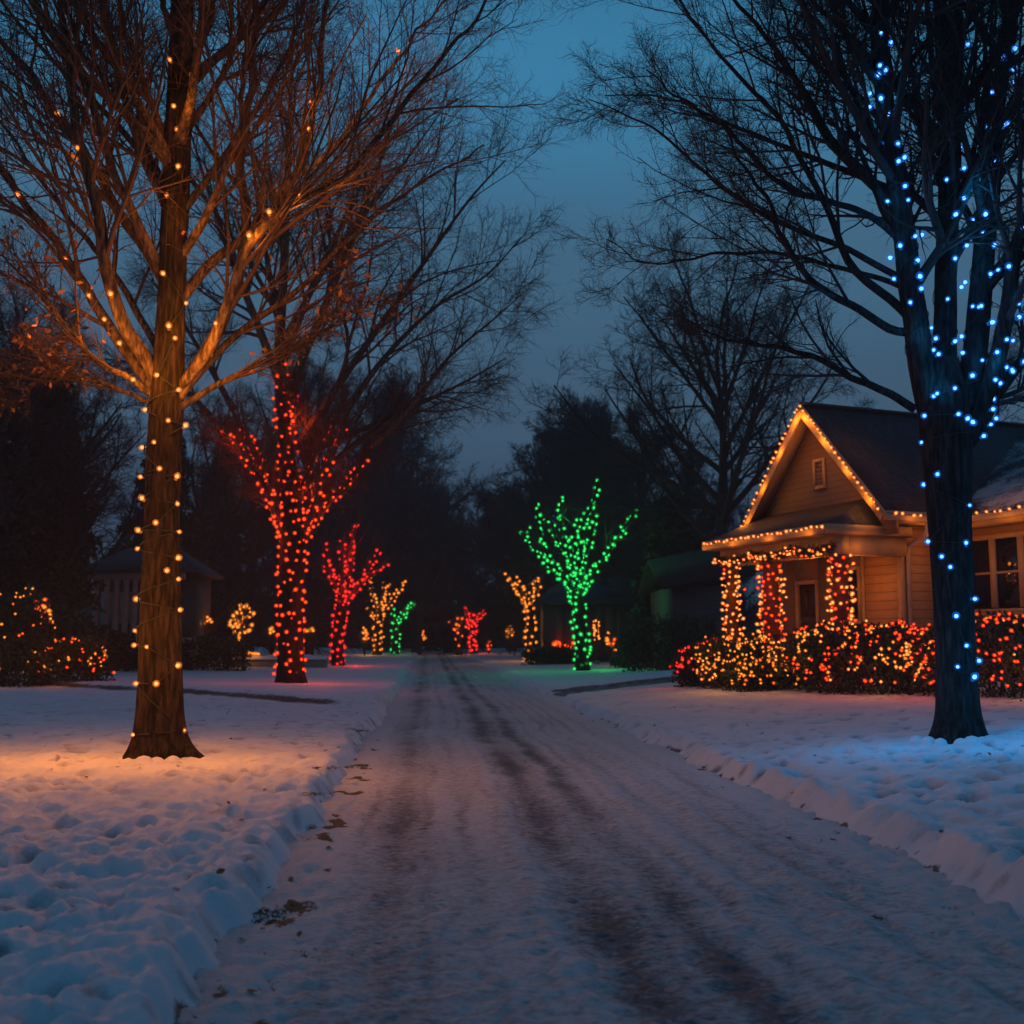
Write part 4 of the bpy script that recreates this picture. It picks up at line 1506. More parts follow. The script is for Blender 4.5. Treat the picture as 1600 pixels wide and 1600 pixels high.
hp(r_, 'roof', M['roof_snow'])
# boards along the rakes, eaves and soffits
t_ = MB()
for xe in (x0 - 0.02, x1 + 0.02):
    s = 1 if xe < XM else -1
    a = np.array([xe, rk + 0.012, EZ - 0.15])
    b = np.array([XM - s * 0.0, rk + 0.012 + (0.004 if s < 0 else 0), AZ - 0.15])
    t_.bar(a, b, 0.035, 0.24, up=(0, 0, 1))
hp(t_, 'bargeboard', M['trim'])
t_ = MB()
for xe, s in ((x0, 1), (x1, -1)):
    t_.slab([(xe, rk - 0.02, EZ - 0.125), (XM, rk - 0.02, AZ - 0.125), (XM, 0.002, AZ - 0.125), (xe, 0.002, EZ - 0.125)], 0.02)
hp(t_, 'soffit', M['trim'])
t_ = MB()
t_.box(x0 - 0.06, x0 - 0.005, -1.60, rk - 0.03, EZ - 0.24, EZ - 0.03)
t_.box(x0 + 0.0, XL - 0.003, -1.60, -0.16, EZ - 0.26, EZ - 0.22)
hp(t_, 'fascia', M['trim'])
t_ = MB()
t_.box(-10.4, -0.70, -1.63, -1.585, 4.15, 4.36)
t_.box(-10.4, -0.70, -2.195, -1.635, 4.14, 4.17)
hp(t_, 'fascia', M['trim'])
# attic window in the gable
a_ = MB()
for (xa, xb, za, zb) in ((1.82, 1.89, 5.30, 6.06), (2.20, 2.27, 5.30, 6.06), (1.89, 2.20, 5.98, 6.06), (1.89, 2.20, 5.30, 5.38)):
    a_.box(xa, xb, 0.002, 0.05, za, zb)
aw = hp(a_, 'window', M['trim'])
a_ = MB()
for k in range(6):
    z = 5.40 + k * 0.097
    a_.add([(1.892, 0.006, z), (2.198, 0.006, z), (2.198, 0.035, z - 0.02), (1.892, 0.035, z - 0.02), (1.892, 0.006, z + 0.1), (2.198, 0.006, z + 0.1), (2.198, 0.012, z + 0.1), (1.892, 0.012, z + 0.1)],
           [(0, 1, 2, 3)[::-1], (4, 5, 6, 7), (3, 2, 6, 7), (0, 3, 7, 4), (2, 1, 5, 6)])
hp(a_, 'louvre', M['gable'], aw)
# porch roof
PE, PT = 4.16, 4.86
p_ = MB()
ex0, ex1, ey = -0.15, 4.95, 1.55
tx0, tx1 = 0.42, 4.45
p_.slab([(ex0, ey, PE), (ex1, ey, PE), (tx1, 0.03, PT), (tx0, 0.03, PT)], 0.07)
hp(p_, 'porch_roof', M['roof'])
p_ = MB()
p_.slab([(ex1, ey, PE - 0.002), (ex1, -1.0, PE - 0.002), (tx1, -1.0, PT - 0.01), (tx1, 0.025, PT - 0.002)], 0.07)
hp(p_, 'porch_roof', M['roof_snow'])
p_ = MB()
p_.slab([(ex0, ey, PE - 0.001), (ex0, -0.78, PE - 0.001), (tx0, -0.78, PT - 0.003), (tx0, 0.028, PT - 0.003)], 0.07)
hp(p_, 'porch_roof', M['roof'])
p_ = MB()
p_.box(ex0 - 0.02, ex1 + 0.02, ey + 0.002, ey + 0.04, PE - 0.20, PE + 0.015)
p_.box(ex0 - 0.045, ex0 - 0.005, -0.79, ey + 0.04, PE - 0.20, PE + 0.012)
p_.box(ex1 + 0.005, ex1 + 0.045, -1.0, ey + 0.04, PE - 0.20, PE + 0.012)
hp(p_, 'porch_fascia', M['trim'])
p_ = MB()
p_.box(ex0, ex1, -0.79, ey, PE - 0.215, PE - 0.175)
hp(p_, 'porch_ceiling', M['plaster'])
p_ = MB()
p_.box(0.0, 4.85, 0.86, 1.12, 3.52, PE - 0.217)
p_.box(0.0, 0.24, -0.79, 0.858, 3.52, PE - 0.218)
hp(p_, 'porch_beam', M['trim'])
p_ = MB()
p_.box(0.1, 5.1, WY, 1.35, 0.2, 1.08)
p_.box(2.6, 4.2, 1.352, 1.72, 0.2, 0.84)
hp(p_, 'porch_floor', M['stone'])
COLS = [(0.20, 0.98, 0.19), (2.84, 0.98, 0.21), (4.56, 0.98, 0.155)]
for cx, cy, cr in COLS:
    c_ = MB()
    c_.lathe((cx, cy, 0), [(cr * 1.25, 1.08), (cr * 1.25, 1.20), (cr * 1.02, 1.24), (cr * 0.95, 2.0), (cr * 0.88, 3.30), (cr * 1.0, 3.36), (cr * 1.25, 3.42), (cr * 1.25, 3.52)], 20)
    hp(c_, 'porch_post', M['post'], smooth=False)
# door and porch window
d_ = MB()
d_.box(3.30, 3.38, WY - 0.10, WY + 0.035, 1.08, 3.15)
d_.box(4.14, 4.22, WY - 0.10, WY + 0.035, 1.08, 3.15)
d_.box(3.38, 4.14, WY - 0.10, WY + 0.035, 3.05, 3.15)
df = hp(d_, 'door_frame', M['trim'])
d_ = MB()
d_.box(3.38, 4.14, WY - 0.13, WY - 0.07, 1.08, 3.05)
d_.box(3.46, 3.72, WY - 0.068, WY - 0.055, 2.2, 2.9)
d_.box(3.80, 4.06, WY - 0.068, WY - 0.055, 2.2, 2.9)
d_.box(3.46, 3.72, WY - 0.068, WY - 0.055, 1.25, 2.05)
d_.box(3.80, 4.06, WY - 0.068, WY - 0.055, 1.25, 2.05)
dd = hp(d_, 'door', M['door'])
d_ = MB()
d_.tube([(4.07, WY - 0.05, 2.08), (4.07, WY + 0.0, 2.08), (4.02, WY + 0.01, 2.08)], 0.014, 6)
hp(d_, 'handle', M['gutter'], dd)


def window(xa, xb, za, zb, y, bars_v=(), bars_h=(), fw=0.09):
    """a framed window in the wall plane y facing +y"""
    f = MB()
    f.box(xa, xa + fw, y + 0.002, y + 0.06, za, zb)
    f.box(xb - fw, xb, y + 0.002, y + 0.06, za, zb)
    f.box(xa + fw, xb - fw, y + 0.002, y + 0.06, zb - fw, zb)
    f.box(xa - 0.05, xb + 0.05, y + 0.003, y + 0.10, za - 0.06, za)
    f.box(xa + fw, xb - fw, y + 0.002, y + 0.05, za, za + fw * 0.8)
    fr = hp(f, 'window', M['trim'])
    s = MB()
    for xv, wv_ in bars_v:
        s.box(xv - wv_ / 2, xv + wv_ / 2, y + 0.004, y + 0.055, za + fw, zb - fw)
    for zv, wv_ in bars_h:
        s.box(xa + fw, xb - fw, y + 0.005, y + 0.042, zv - wv_ / 2, zv + wv_ / 2)
    if s.v:
        hp(s, 'window_bars', M['trim'], fr)
    p = MB()
    p.box(xa + fw, xb - fw, y - 0.03, y + 0.012, za + fw * 0.8, zb - fw)
    hp(p, 'window_pane', M['glass'], fr)
    return fr


window(1.64, 2.26, 2.05, 3.40, WY - 0.006, (), (), 0.08)
window(-2.75, -0.42, 2.20, 3.98, -2.2, ((-1.18, 0.17), (-1.98, 0.17)), ((3.10, 0.055),), 0.12)
window(-6.9, -4.6, 2.20, 3.98, -2.2, ((-5.36, 0.17), (-6.12, 0.17)), ((3.10, 0.055),), 0.12)
# corner boards, gutter and downpipe
c_ = MB()
c_.box(XL - 0.025, XL - 0.002, WY - 0.12, WY + 0.022, 0.4, 4.2)
c_.box(XL, XL + 0.11, WY + 0.002, WY + 0.024, 0.4, 3.8)
c_.box(1.50, 1.62, WY + 0.002, WY + 0.028, 0.4, 3.8)
hp(c_, 'corner_board', M['trim'])
c_ = MB()
c_.tube([(-0.60, -0.86, 4.24), (-0.60, -0.86, 4.10), (-0.52, -0.88, 3.98), (0.14, -0.96, 3.78), (0.18, -0.97, 3.6), (0.18, -0.97, 0.55)], 0.055, 10)
hp(c_, 'downpipe', M['gutter'], smooth=True)
c_ = MB()
c_.box(-10.4, -0.72, -1.583, -1.49, 4.24, 4.37)
hp(c_, 'gutter', M['gutter'])
c_ = MB()
c_.box(-9.98, XL - 0.01, -2.198, -2.12, 0.2, 0.85)
c_.box(XL - 0.09, XL - 0.01, -2.11, WY, 0.2, 0.85)
hp(c_, 'foundation', M['stone'])


# string lights on the house
def line_string(label, segs, spacing, radius, kind, lampspec, out, group=None, drop=0.01, kinds=None):
    pos, nn, cab = [], [], []
    for a, b in segs:
        a, b = np.array(a, float), np.array(b, float)
        L = np.linalg.norm(b - a)
        n = max(2, int(L / spacing))
        t = (np.arange(n) + 0.5 + rng.uniform(-0.22, 0.22, n)) / n
        p = a + (b - a) * t[:, None]
        sag = -0.022 * np.abs(np.sin(t * n * math.pi / 4))
        p[:, 2] += sag + rng.normal(0, drop, n)
        pos.append(p)
        nn.append(np.tile(np.array(out) + 0.0, (n, 1)) + rng.normal(0, 0.2, (n, 3)))
        tt = np.linspace(0, 1, max(6, n * 2))
        c = a + (b - a) * tt[:, None]
        c[:, 2] += -0.022 * np.abs(np.sin(tt * n * math.pi / 4)) - 0.0
        cab.append(c - np.array(out) * 0.03)
    pos, nn = np.concatenate(pos), np.concatenate(nn)
    lamps = [(np.array(p), k, w_) for p, k, w_ in lampspec]
    base = pos[np.argmin(pos[:, 2])]
    return light_string(label, base, pos, nn, [kind] * len(pos), radius, cab, group, lamps, cable_r=0.008)


HN3 = np.array([HN[0], HN[1], 0.0])
GR = 0.024
ry = rk + 0.075
lp = []
for t in (0.12, 0.4, 0.7, 0.95):
    lp.append((HW(x0 + (XM - x0) * t, ry + 0.10, EZ + (AZ - EZ) * t - 0.18), 'amber', 20))
    lp.append((HW(x1 + (XM - x1) * t, ry + 0.10, EZ + (AZ - EZ) * t - 0.18), 'amber', 20))
line_string('warm amber string lights outlining the pointed gable of the house', [(HW(x1 + 0.03, ry, EZ - 0.06), HW(XM, ry, AZ + 0.0)), (HW(XM, ry, AZ + 0.0), HW(x0 - 0.03, ry, EZ - 0.06))],
            0.185, GR, 'amber', lp, HN3)
lp = [(HW(x, ey + 0.2, PE - 0.22), 'amber', 9) for x in (0.4, 2.0, 3.6, 5.2)] + [(HW(-0.3, 0.8, PE - 0.5), 'amber', 7)]
line_string('warm amber string lights along the porch eave below the gable', [(HW(ex1, ey + 0.075, PE - 0.03), HW(ex0, ey + 0.075, PE - 0.03))], 0.185, GR, 'amber', lp, HN3)
HU3 = np.array([HU[0], HU[1], 0.0])
line_string('short amber light string on the eave between the gable and the blue-lit tree', [(HW(x0 - 0.10, rk - 0.1, EZ - 0.09), HW(x0 - 0.10, -1.55, EZ - 0.09))], 0.26, GR, 'amber',
            [(HW(x0 - 0.25, -0.3, EZ - 0.3), 'amber', 7)], -HU3)
line_string('warm amber string lights along the eave over the large window', [(HW(-0.75, -1.45, 4.40), HW(-10.3, -1.45, 4.40))], 0.22, GR, 'amber',
            [(HW(x, -1.15, 3.95), 'amber', 15) for x in (-0.6, -2.2, -3.8, -6)], HN3)


def post_string(label, cx, cy, cr, mix, seed, z1=3.50):
    g = np.random.default_rng(seed)
    pts = np.array([HW(cx, cy, z) for z in np.linspace(1.10, z1, 20)])
    p, n, c = wrap(pts, np.full(20, cr + 0.01), 0.17, 0.155, 0.03, g, 0.35)
    p = p + n * g.uniform(-0.01, 0.05, (len(p), 1))
    kinds = [('red' if g.random() < mix else 'amber') for _ in p]
    if mix > 0.3:   # amber runs along the edges, red on the face
        view = nrm(CAMP - p)
        f = (view * n).sum(1)
        kinds = ['amber' if (f[i] < 0.55 and g.random() < 0.8) or g.random() > mix + 0.25 else 'red' for i in range(len(p))]
    k0 = 'amber' if mix < 0.3 else 'red'
    light_string(label, HW(cx, cy, 1.10), p, n, kinds, 0.026, [c], 'light strings round the porch posts',
                 [(HW(cx - 0.35, cy + 0.4, z), k0, 9) for z in (1.6, 2.8)], cable_r=0.008, g=g)


post_string('amber and red light string round the right porch post', 0.20, 0.98, 0.19, 0.45, 61)
post_string('mostly red light string round the middle porch post', 2.84, 0.98, 0.21, 0.75, 62)
post_string('golden light string round the thin left porch post', 4.56, 0.98, 0.155, 0.12, 63)

# garland with lights along the porch beam
gp = []
for i in range(2600):
    x = rng.uniform(0.1, 5.0)
    sag = 0.10 * abs(math.sin(x * 1.9))
    gp.append(HW(x, 1.17 + rng.normal(0, 0.05), 3.72 - sag + rng.normal(0, 0.06)))
gp = np.array(gp)
d1 = nrm(rng.normal(0, 1, gp.shape))
d2 = nrm(np.cross(d1, rng.normal(0, 1, gp.shape)))
gv = np.stack([gp - d2 * 0.012, gp + d1 * 0.11, gp + d2 * 0.012, gp - d1 * 0.02], 1)
gar = empty('garland', tuple(HW(2.5, 1.17, 3.66)), 'evergreen garland with small lights hanging along the porch beam', 'garland')
mesh_obj('foliage', gv.reshape(-1, 3), np.arange(4 * len(gp)).reshape(-1, 4), M['garland'], gar)
bp, bn, bk = [], [], []
for i in range(64):
    x = rng.uniform(0.1, 5.0)
    sag = 0.10 * abs(math.sin(x * 1.9))
    bp.append(HW(x, 1.25 + rng.normal(0, 0.02), 3.70 - sag + rng.normal(0, 0.055)))
    bn.append(HN3)
    bk.append('orange' if rng.random() < 0.25 else 'amber')
LAMP_PORCH = 1
light_string('amber light string twined in the porch beam garland', HW(2.5, 1.2, 3.6), bp, bn, bk, 0.023, [resample(np.array(sorted(bp, key=lambda q: q[1])), 90)],
             None, [(HW(1.4, 0.75, 3.4), 'amber', 20), (HW(0.7, 0.35, 3.2), 'amber', 36), (HW(3.7, 0.5, 3.35), 'amber', 8)])


# ------------------------------------------------------------------ hedges and shrubs, with net lights
def blob_surface(c, r, n, g, lump=0.22, low=-0.25, seed=0.0, boxy=1.0):
    """points on a lumpy rounded body of half-sizes r about c (z from the ground up)"""
    d = nrm(g.normal(0, 1, (n, 3)))
    d[:, 2] = np.where(d[:, 2] < low, -d[:, 2] * 0.6, d[:, 2])
    d = nrm(d)
    k = (np.abs(d) ** (2 + boxy * 2)).sum(1) ** (-1.0 / (2 + boxy * 2))
    wob = 1 + lump * perlin(d[:, 0] * 2.2 * r[0] + seed, d[:, 1] * 2.2 * r[1] + d[:, 2] * 2.0) + 0.5 * lump * perlin(d[:, 0] * 5 * r[0] + seed, d[:, 2] * 5 + d[:, 1] * 4)
    rr = np.asarray(r)[None, :]
    return d * (k * wob)[:, None] * rr, d


def leaf_cloud(pts, dirs, size, g, flat=0.5):
    a = nrm(dirs + g.normal(0, 0.9, pts.shape))
    b = nrm(np.cross(a, g.normal(0, 1, pts.shape)))
    s = size * (0.6 + 0.8 * g.random((len(pts), 1)))
    return np.stack([pts - b * s * 0.05, pts + a * s * 0.5 + b * s * flat * 0.5, pts + a * s, pts + a * s * 0.5 - b * s * flat * 0.5], 1).reshape(-1, 3)


def shrub(name, label, cat, center, half, rot, n_leaf, size, seed, mat='hedge', group=None, lump=0.22, boxy=1.0):
    g = np.random.default_rng(seed)
    c = np.array([center[0], center[1], 0.0])
    gz = land1(center[0], center[1]) - 0.05
    root = empty(name, (c[0], c[1], gz), label, cat, group)
    Rm = np.array([[math.cos(rot), -math.sin(rot), 0], [math.sin(rot), math.cos(rot), 0], [0, 0, 1]])
    p, d = blob_surface(c, half, n_leaf, g, lump, seed=seed, boxy=boxy)
    depth = g.random(n_leaf) ** 1.7
    p = p * (1 - 0.45 * depth)[:, None]
    p[:, 2] = p[:, 2] + half[2] * 0.55
    p[:, 2] = np.abs(p[:, 2]) * (2 * half[2]) / (half[2] * 1.55 + 0.15)
    lowk = g.random(n_leaf) < 0.22
    p[lowk, 2] *= g.random(int(lowk.sum())) * 0.6
    pw = p @ Rm.T + np.array([c[0], c[1], gz])
    dw = d @ Rm.T
    mesh_obj('foliage', leaf_cloud(pw, dw, size, g), np.arange(4 * n_leaf).reshape(-1, 4), M[mat], root)
    ns = 26
    st = np.stack([g.uniform(-0.75, 0.75, ns) * half[0], g.uniform(-0.6, 0.6, ns) * half[1], np.zeros(ns)], -1) @ Rm.T + np.array([c[0], c[1], gz - 0.05])
    pts, rad = grow(st, np.tile([0, 0, 1.0], (ns, 1)) + g.normal(0, 0.35, (ns, 3)), np.full(ns, half[2] * 1.5), np.full(ns, 0.022), 6, 0.2, 0.3, 0.3, g)
    v, f = tubes(pts, rad, 4)
    mesh_obj('stem', v, f, M['stem'], root)

    def surf(n, out=1.04):
        p, d = blob_surface(c, half, n, g, lump, seed=seed, boxy=boxy)
        p = p * out
        p[:, 2] = p[:, 2] + half[2] * 0.55
        p[:, 2] = np.abs(p[:, 2]) * (2 * half[2]) / (half[2] * 1.55 + 0.15)
        return p @ Rm.T + np.array([c[0], c[1], gz]), d @ Rm.T
    return root, surf, gz


def net_lights(label, surf, n, kindf, radius, seed, lamps=(), group=None, keep=None):
    g = np.random.default_rng(seed)
    p, d = surf(n * 3)
    view = nrm(CAMP - p)
    ok = (view * d).sum(1) > -0.25
    ok &= p[:, 2] > p[:, 2].min() + 0.05
    if keep is not None:
        ok &= keep(p)
    p, d = p[ok][:n], d[ok][:n]
    kinds = [kindf(q, g) for q in p]
    o = np.lexsort((p[:, 2], np.round(p[:, 0] * 3)))
    cab = [p[o] - d[o] * 0.05]
    b = p[np.argmin(p[:, 2])]
    return light_string(label, b, p, d, kinds, radius, cab, group, lamps, cable_r=0.005, g=g)


def red_patches(s, thr, base='amber'):
    def f(p, g):
        k = perlin(np.array([p[0] * 0.9 + p[1] * 0.5 + s]), np.array([p[2] * 1.3 + p[1] * 0.4]))[0] + 0.16 * g.normal()
        return 'red' if k > thr else ('gold' if g.random() < 0.6 else base)
    return f


def hloc(x, y):
    q = HW(x, y, 0)
    return (q[0], q[1])


r1, s1, z1_ = shrub('hedge', 'long dark hedge left of the blue-lit tree with red and gold lights', 'hedge', hloc(-2.05, 2.5), (2.0, 0.62, 0.74), HROT, 15000, 0.085, 71)
net_lights('red and gold net lights over the hedge left of the blue-lit trunk', s1, 300, red_patches(3.0, -0.02), 0.019, 72,
           [(HW(x, 3.45, 1.15), k, 8) for x, k in ((-0.2, 'gold'), (-1.4, 'amber'), (-2.6, 'red'), (-3.6, 'amber'))], 'net lights over the front hedges')
r2, s2, z2_ = shrub('hedge', 'dark hedge under the large window, right of the blue-lit trunk', 'hedge', hloc(-6.3, 2.5), (2.25, 0.65, 0.74), HROT, 13000, 0.085, 73)
net_lights('mostly red net lights over the hedge under the large window', s2, 280, red_patches(8.2, -0.3), 0.019, 74,
           [(HW(x, 3.4, 1.2), k, 8) for x, k in ((-4.6, 'red'), (-5.6, 'red'), (-6.8, 'amber'))], 'net lights over the front hedges')
r3, s3, z3_ = shrub('shrub', 'rounded shrub before the thin left porch post, full of golden lights', 'shrub', hloc(2.45, 2.15), (1.05, 0.75, 0.66), HROT, 9000, 0.08, 75)
net_lights('golden net lights over the rounded shrub before the left porch post', s3, 190, lambda p, g: 'gold' if g.random() < 0.75 else 'amber', 0.020, 76,
           [(HW(2.4, 3.3, 1.0), 'gold', 10), (HW(1.2, 3.5, 1.0), 'gold', 9)], 'net lights over the front hedges')
r3b, s3b, z3b = shrub('shrub', 'low shrub between the rounded golden shrub and the long hedge', 'shrub', hloc(0.85, 2.5), (0.85, 0.7, 0.40), HROT, 6500, 0.08, 77)
net_lights('sparse golden net lights over the low shrub before the middle porch post', s3b, 90, lambda p, g: 'gold' if g.random() < 0.8 else 'orange', 0.020, 78, (), 'net lights over the front hedges')
r4, s4, z4_ = shrub('shrub', 'small dark shrub with red lights at the far left end of the house', 'shrub', hloc(4.6, 1.95), (0.62, 0.6, 0.60), HROT, 5000, 0.085, 79)
net_lights('red net lights on the small shrub at the left end of the house', s4, 60, lambda p, g: 'crimson' if g.random() < 0.8 else 'orange', 0.024, 80,
           [(HW(4.9, 2.9, 0.95), 'red', 6)], 'net lights over the front hedges')
# ------------------------------------------------------------------ background trees
def back_tree(x, y, H, spread, label, seed, n_limb=12, fork=0.22, dens=(12, 9, 7), twig=0.012, mat='twig_dark', trunk_r=None, zoff=0.0, elev=(28, 75), name='bare_tree', lens=1.0, share=None):
    g = np.random.default_rng(seed)
    z = land1(x, y)
    base = np.array([x, y, z - 0.1])
    root = empty(name, tuple(base), label, 'tree', None)
    tr = trunk_r or H * 0.022
    path = np.stack([np.full(30, x) + 0.02 * H * perlin(np.linspace(0, 2, 30), np.full(30, seed * 1.0)), np.full(30, y), np.linspace(z - 0.2, z + H * 0.72, 30)], -1)
    hh = np.linspace(0, 1, 30)
    rad = tr * (1 - 0.85 * hh)
    v, f = trunk_mesh(path, rad, 20, 0.5, 0.4, seed, 0.01)
    mesh_obj('trunk', v, f, M[mat], root, smooth=True)
    t = np.sort(g.uniform(fork, 0.95, n_limb))
    idx = (t * 29).astype(int)
    az = np.arange(n_limb) * 2.4 + g.uniform(-0.5, 0.5, n_limb)
    el = np.radians(elev[0] + (elev[1] - elev[0]) * (t - fork) / (1 - fork) + g.uniform(-8, 8, n_limb))
    d = np.stack([np.cos(az) * np.cos(el), np.sin(az) * np.cos(el), np.sin(el)], -1)
    L = spread * (1.15 - 0.45 * (t - fork) / (1 - fork)) * g.uniform(0.85, 1.12, n_limb)
    L = np.maximum(L, (H * 0.97 - path[idx][:, 2] + z) * 0.75 * np.sin(el))
    pts, r = grow(path[idx], d, L, tr * (0.5 - 0.25 * t), 16, 0.55, 0.28, 0.22, g)
    v, f = tubes(pts, r, 6)
    mesh_obj('limb', v, f, M[mat], root, smooth=True)
    limbs = [(pts[i], r[i]) for i in range(n_limb)]
    spec = [dict(m=dens[0], t0=0.15, ang=(22, 58), len=(0.30 * lens, 0.55 * lens), K=7, up=0.2, wig=0.3, rf=0.5, S=4, rmin=twig * 2.2),
            dict(m=dens[1], t0=0.15, ang=(24, 60), len=(0.40, 0.70), K=6, up=0.12, wig=0.4, rf=0.55, S=3, rmin=twig * 1.4),
            dict(m=dens[2], t0=0.15, ang=(24, 62), len=(0.42, 0.75), K=5, up=0.05, wig=0.45, rf=0.6, S=3, rmin=twig, lmin=0.4)]
    lv = twig_levels(limbs, spec, g)
    v, f = merge([tubes(*a) for a in lv])
    mesh_obj('crown', v, f, M[mat], root, smooth=False)
    return root


def bx(px, y):
    return at(px, 1000, y)[0]


# right side
back_tree(bx(1132, 46), 46, 17.6, 8.6, 'tall bare tree rising behind the left end of the lit house', 101, 18, 0.30, (13, 9, 7), 0.0085, 'twig_dark', 0.40, elev=(22, 78))
back_tree(bx(900, 82), 82, 19.0, 9.0, 'broad dense bare tree behind the green-lit tree', 102, 38, 0.08, (14, 11, 8), 0.017, 'twig_dark', 0.5, elev=(2, 84), lens=1.15)
back_tree(bx(1005, 74), 74, 17.0, 7.4, 'dark bushy bare tree between the green-lit tree and the lit house', 103, 34, 0.08, (13, 10, 8), 0.015, 'twig_dark', 0.4, elev=(2, 84), lens=1.15)
back_tree(bx(800, 105), 105, 16.0, 8.0, 'dark bare tree at the end of the road, right of its middle', 104, 32, 0.06, (13, 10, 8), 0.02, 'twig_dark', 0.4, elev=(2, 84), lens=1.15)
back_tree(bx(1075, 60), 60, 11.5, 5.5, 'low dark bare tree left of the lit house roof', 105, 22, 0.08, (12, 9, 7), 0.0118, 'twig_dark', 0.35, elev=(5, 80))
back_tree(bx(1560, 52), 52, 17, 6.5, 'bare tree rising behind the snowy roof of the lit house', 106, 16, 0.3, (12, 9, 7), 0.0080, 'twig_dark', 0.4)
back_tree(bx(1330, 64), 64, 15, 6.5, 'bare tree behind the ridge of the lit house', 107, 16, 0.25, (12, 9, 7), 0.0084, 'twig_dark', 0.4)
# left side
back_tree(bx(650, 100), 100, 21.0, 8.4, 'bare tree behind the golden lit tree on the left roadside', 111, 22, 0.12, (12, 9, 7), 0.0126, 'twig_dark', 0.4, elev=(8, 80))
back_tree(bx(478, 70), 70, 21, 9.0, 'tall bare tree behind the two red-lit trees', 112, 20, 0.2, (12, 9, 7), 0.0092, 'twig_dark', 0.45)
back_tree(bx(700, 112), 112, 12.5, 7.5, 'dark bare tree closing the end of the road, left of its middle', 113, 24, 0.08, (12, 9, 7), 0.0176, 'twig_dark', 0.4, elev=(5, 80))
back_tree(bx(330, 62), 62, 15, 7.0, 'bare tree behind the left lawn beyond the red-lit trees', 114, 20, 0.12, (12, 9, 7), 0.0109, 'twig_dark', 0.4, elev=(8, 80))
back_tree(bx(110, 54), 54, 15.5, 6.2, 'bare tree standing before the columned house on the left', 115, 18, 0.25, (12, 9, 7), 0.0080, 'twig_dark', 0.36)
back_tree(bx(30, 40), 40, 15, 6.0, 'bare tree at the far left edge beyond the lit shrubs', 116, 18, 0.2, (12, 9, 7), 0.0080, 'twig_dark', 0.36)
back_tree(bx(455, 95), 95, 16, 8.0, 'dark bare tree far behind the large red-lit tree', 117, 24, 0.08, (12, 9, 7), 0.0151, 'twig_dark', 0.4, elev=(5, 80))


back_tree(bx(575, 112), 112, 21.0, 9.0, 'dense bare tree far behind the golden tree on the left roadside', 118, 34, 0.06, (13, 10, 8), 0.022, 'twig_dark', 0.4, elev=(2, 84), lens=1.15)
back_tree(bx(652, 118), 118, 17.0, 8.0, 'dense bare tree far behind the small green-lit tree', 119, 32, 0.06, (13, 10, 8), 0.022, 'twig_dark', 0.4, elev=(2, 84), lens=1.15)
back_tree(bx(390, 84), 84, 18.0, 8.0, 'dense bare tree behind the low snowy wall', 120, 30, 0.06, (12, 10, 8), 0.018, 'twig_dark', 0.4, elev=(2, 84), lens=1.1)

back_tree(bx(606, 104), 104, 28.0, 10.0, 'tallest dense bare tree rising behind the smaller red-lit tree', 126, 34, 0.30, (13, 10, 7), 0.016, 'twig_dark', 0.45, elev=(18, 84), lens=1.1)

# dark conifers on the left
def conifer(x, y, H, Rb, label, seed):
    g = np.random.default_rng(seed)
    z = land1(x, y)
    root = empty('conifer_tree', (x, y, z), label, 'tree')
    path = np.stack([np.full(16, x), np.full(16, y), np.linspace(z - 0.2, z + H, 16)], -1)
    v, f = trunk_mesh(path, np.linspace(H * 0.022, 0.02, 16), 14, 0.4, 0.4, seed, 0.01)
    mesh_obj('trunk', v, f, M['twig_dark'], root, smooth=True)
    n = 150
    t = g.random(n) ** 0.8
    h = 0.06 + 0.92 * t
    az = np.arange(n) * 2.4 + g.uniform(-0.4, 0.4, n)
    L = Rb * (1.02 - h) * g.uniform(0.7, 1.15, n) + 0.25
    p0 = np.stack([np.full(n, x), np.full(n, y), z + H * h], -1)
    d = np.stack([np.cos(az), np.sin(az), np.full(n, 0.12)], -1)
    pts, rad = grow(p0, d, L, np.full(n, 0.035), 8, -0.55, 0.12, 0.3, g)
    v, f = tubes(pts, rad, 4)
    mesh_obj('limb', v, f, M['twig_dark'], root)
    K = 130
    tt = g.random((n, K)) ** 0.7
    ii = tt * 6.99
    i0 = ii.astype(int)
    fr = (ii - i0)[..., None]
    rows = np.arange(n)[:, None]
    P = pts[rows, i0] * (1 - fr) + pts[rows, i0 + 1] * fr
    dd = nrm(pts[rows, i0 + 1] - pts[rows, i0] + g.normal(0, 0.35 * 0.4, (n, K, 3)) + np.array([0, 0, -0.15]))
    P = (P + g.normal(0, 0.12, P.shape)).reshape(-1, 3)
    dd = nrm(dd.reshape(-1, 3) + g.normal(0, 0.5, (n * K, 3)))
    mesh_obj('crown', leaf_cloud(P, dd, 0.34, g, 0.42), np.arange(4 * len(P)).reshape(-1, 4), M['needle'], root)
    return root


conifer(bx(60, 42), 42, 12.0, 2.9, 'dark conifer left of the columned house, behind the lit shrubs', 121)
conifer(bx(-30, 38), 38, 11.0, 3.8, 'dark conifer at the left edge behind the lit shrubs', 122)
conifer(bx(330, 74), 74, 13.0, 4.4, 'dark conifer far behind the low hedge, left of the red-lit trees', 123)
conifer(bx(250, 58), 58, 13.0, 4.2, 'dark conifer behind the roof of the columned house', 124)
conifer(bx(1050, 52), 52, 8.0, 2.6, 'dark conifer between the low dark house and the lit house', 125)

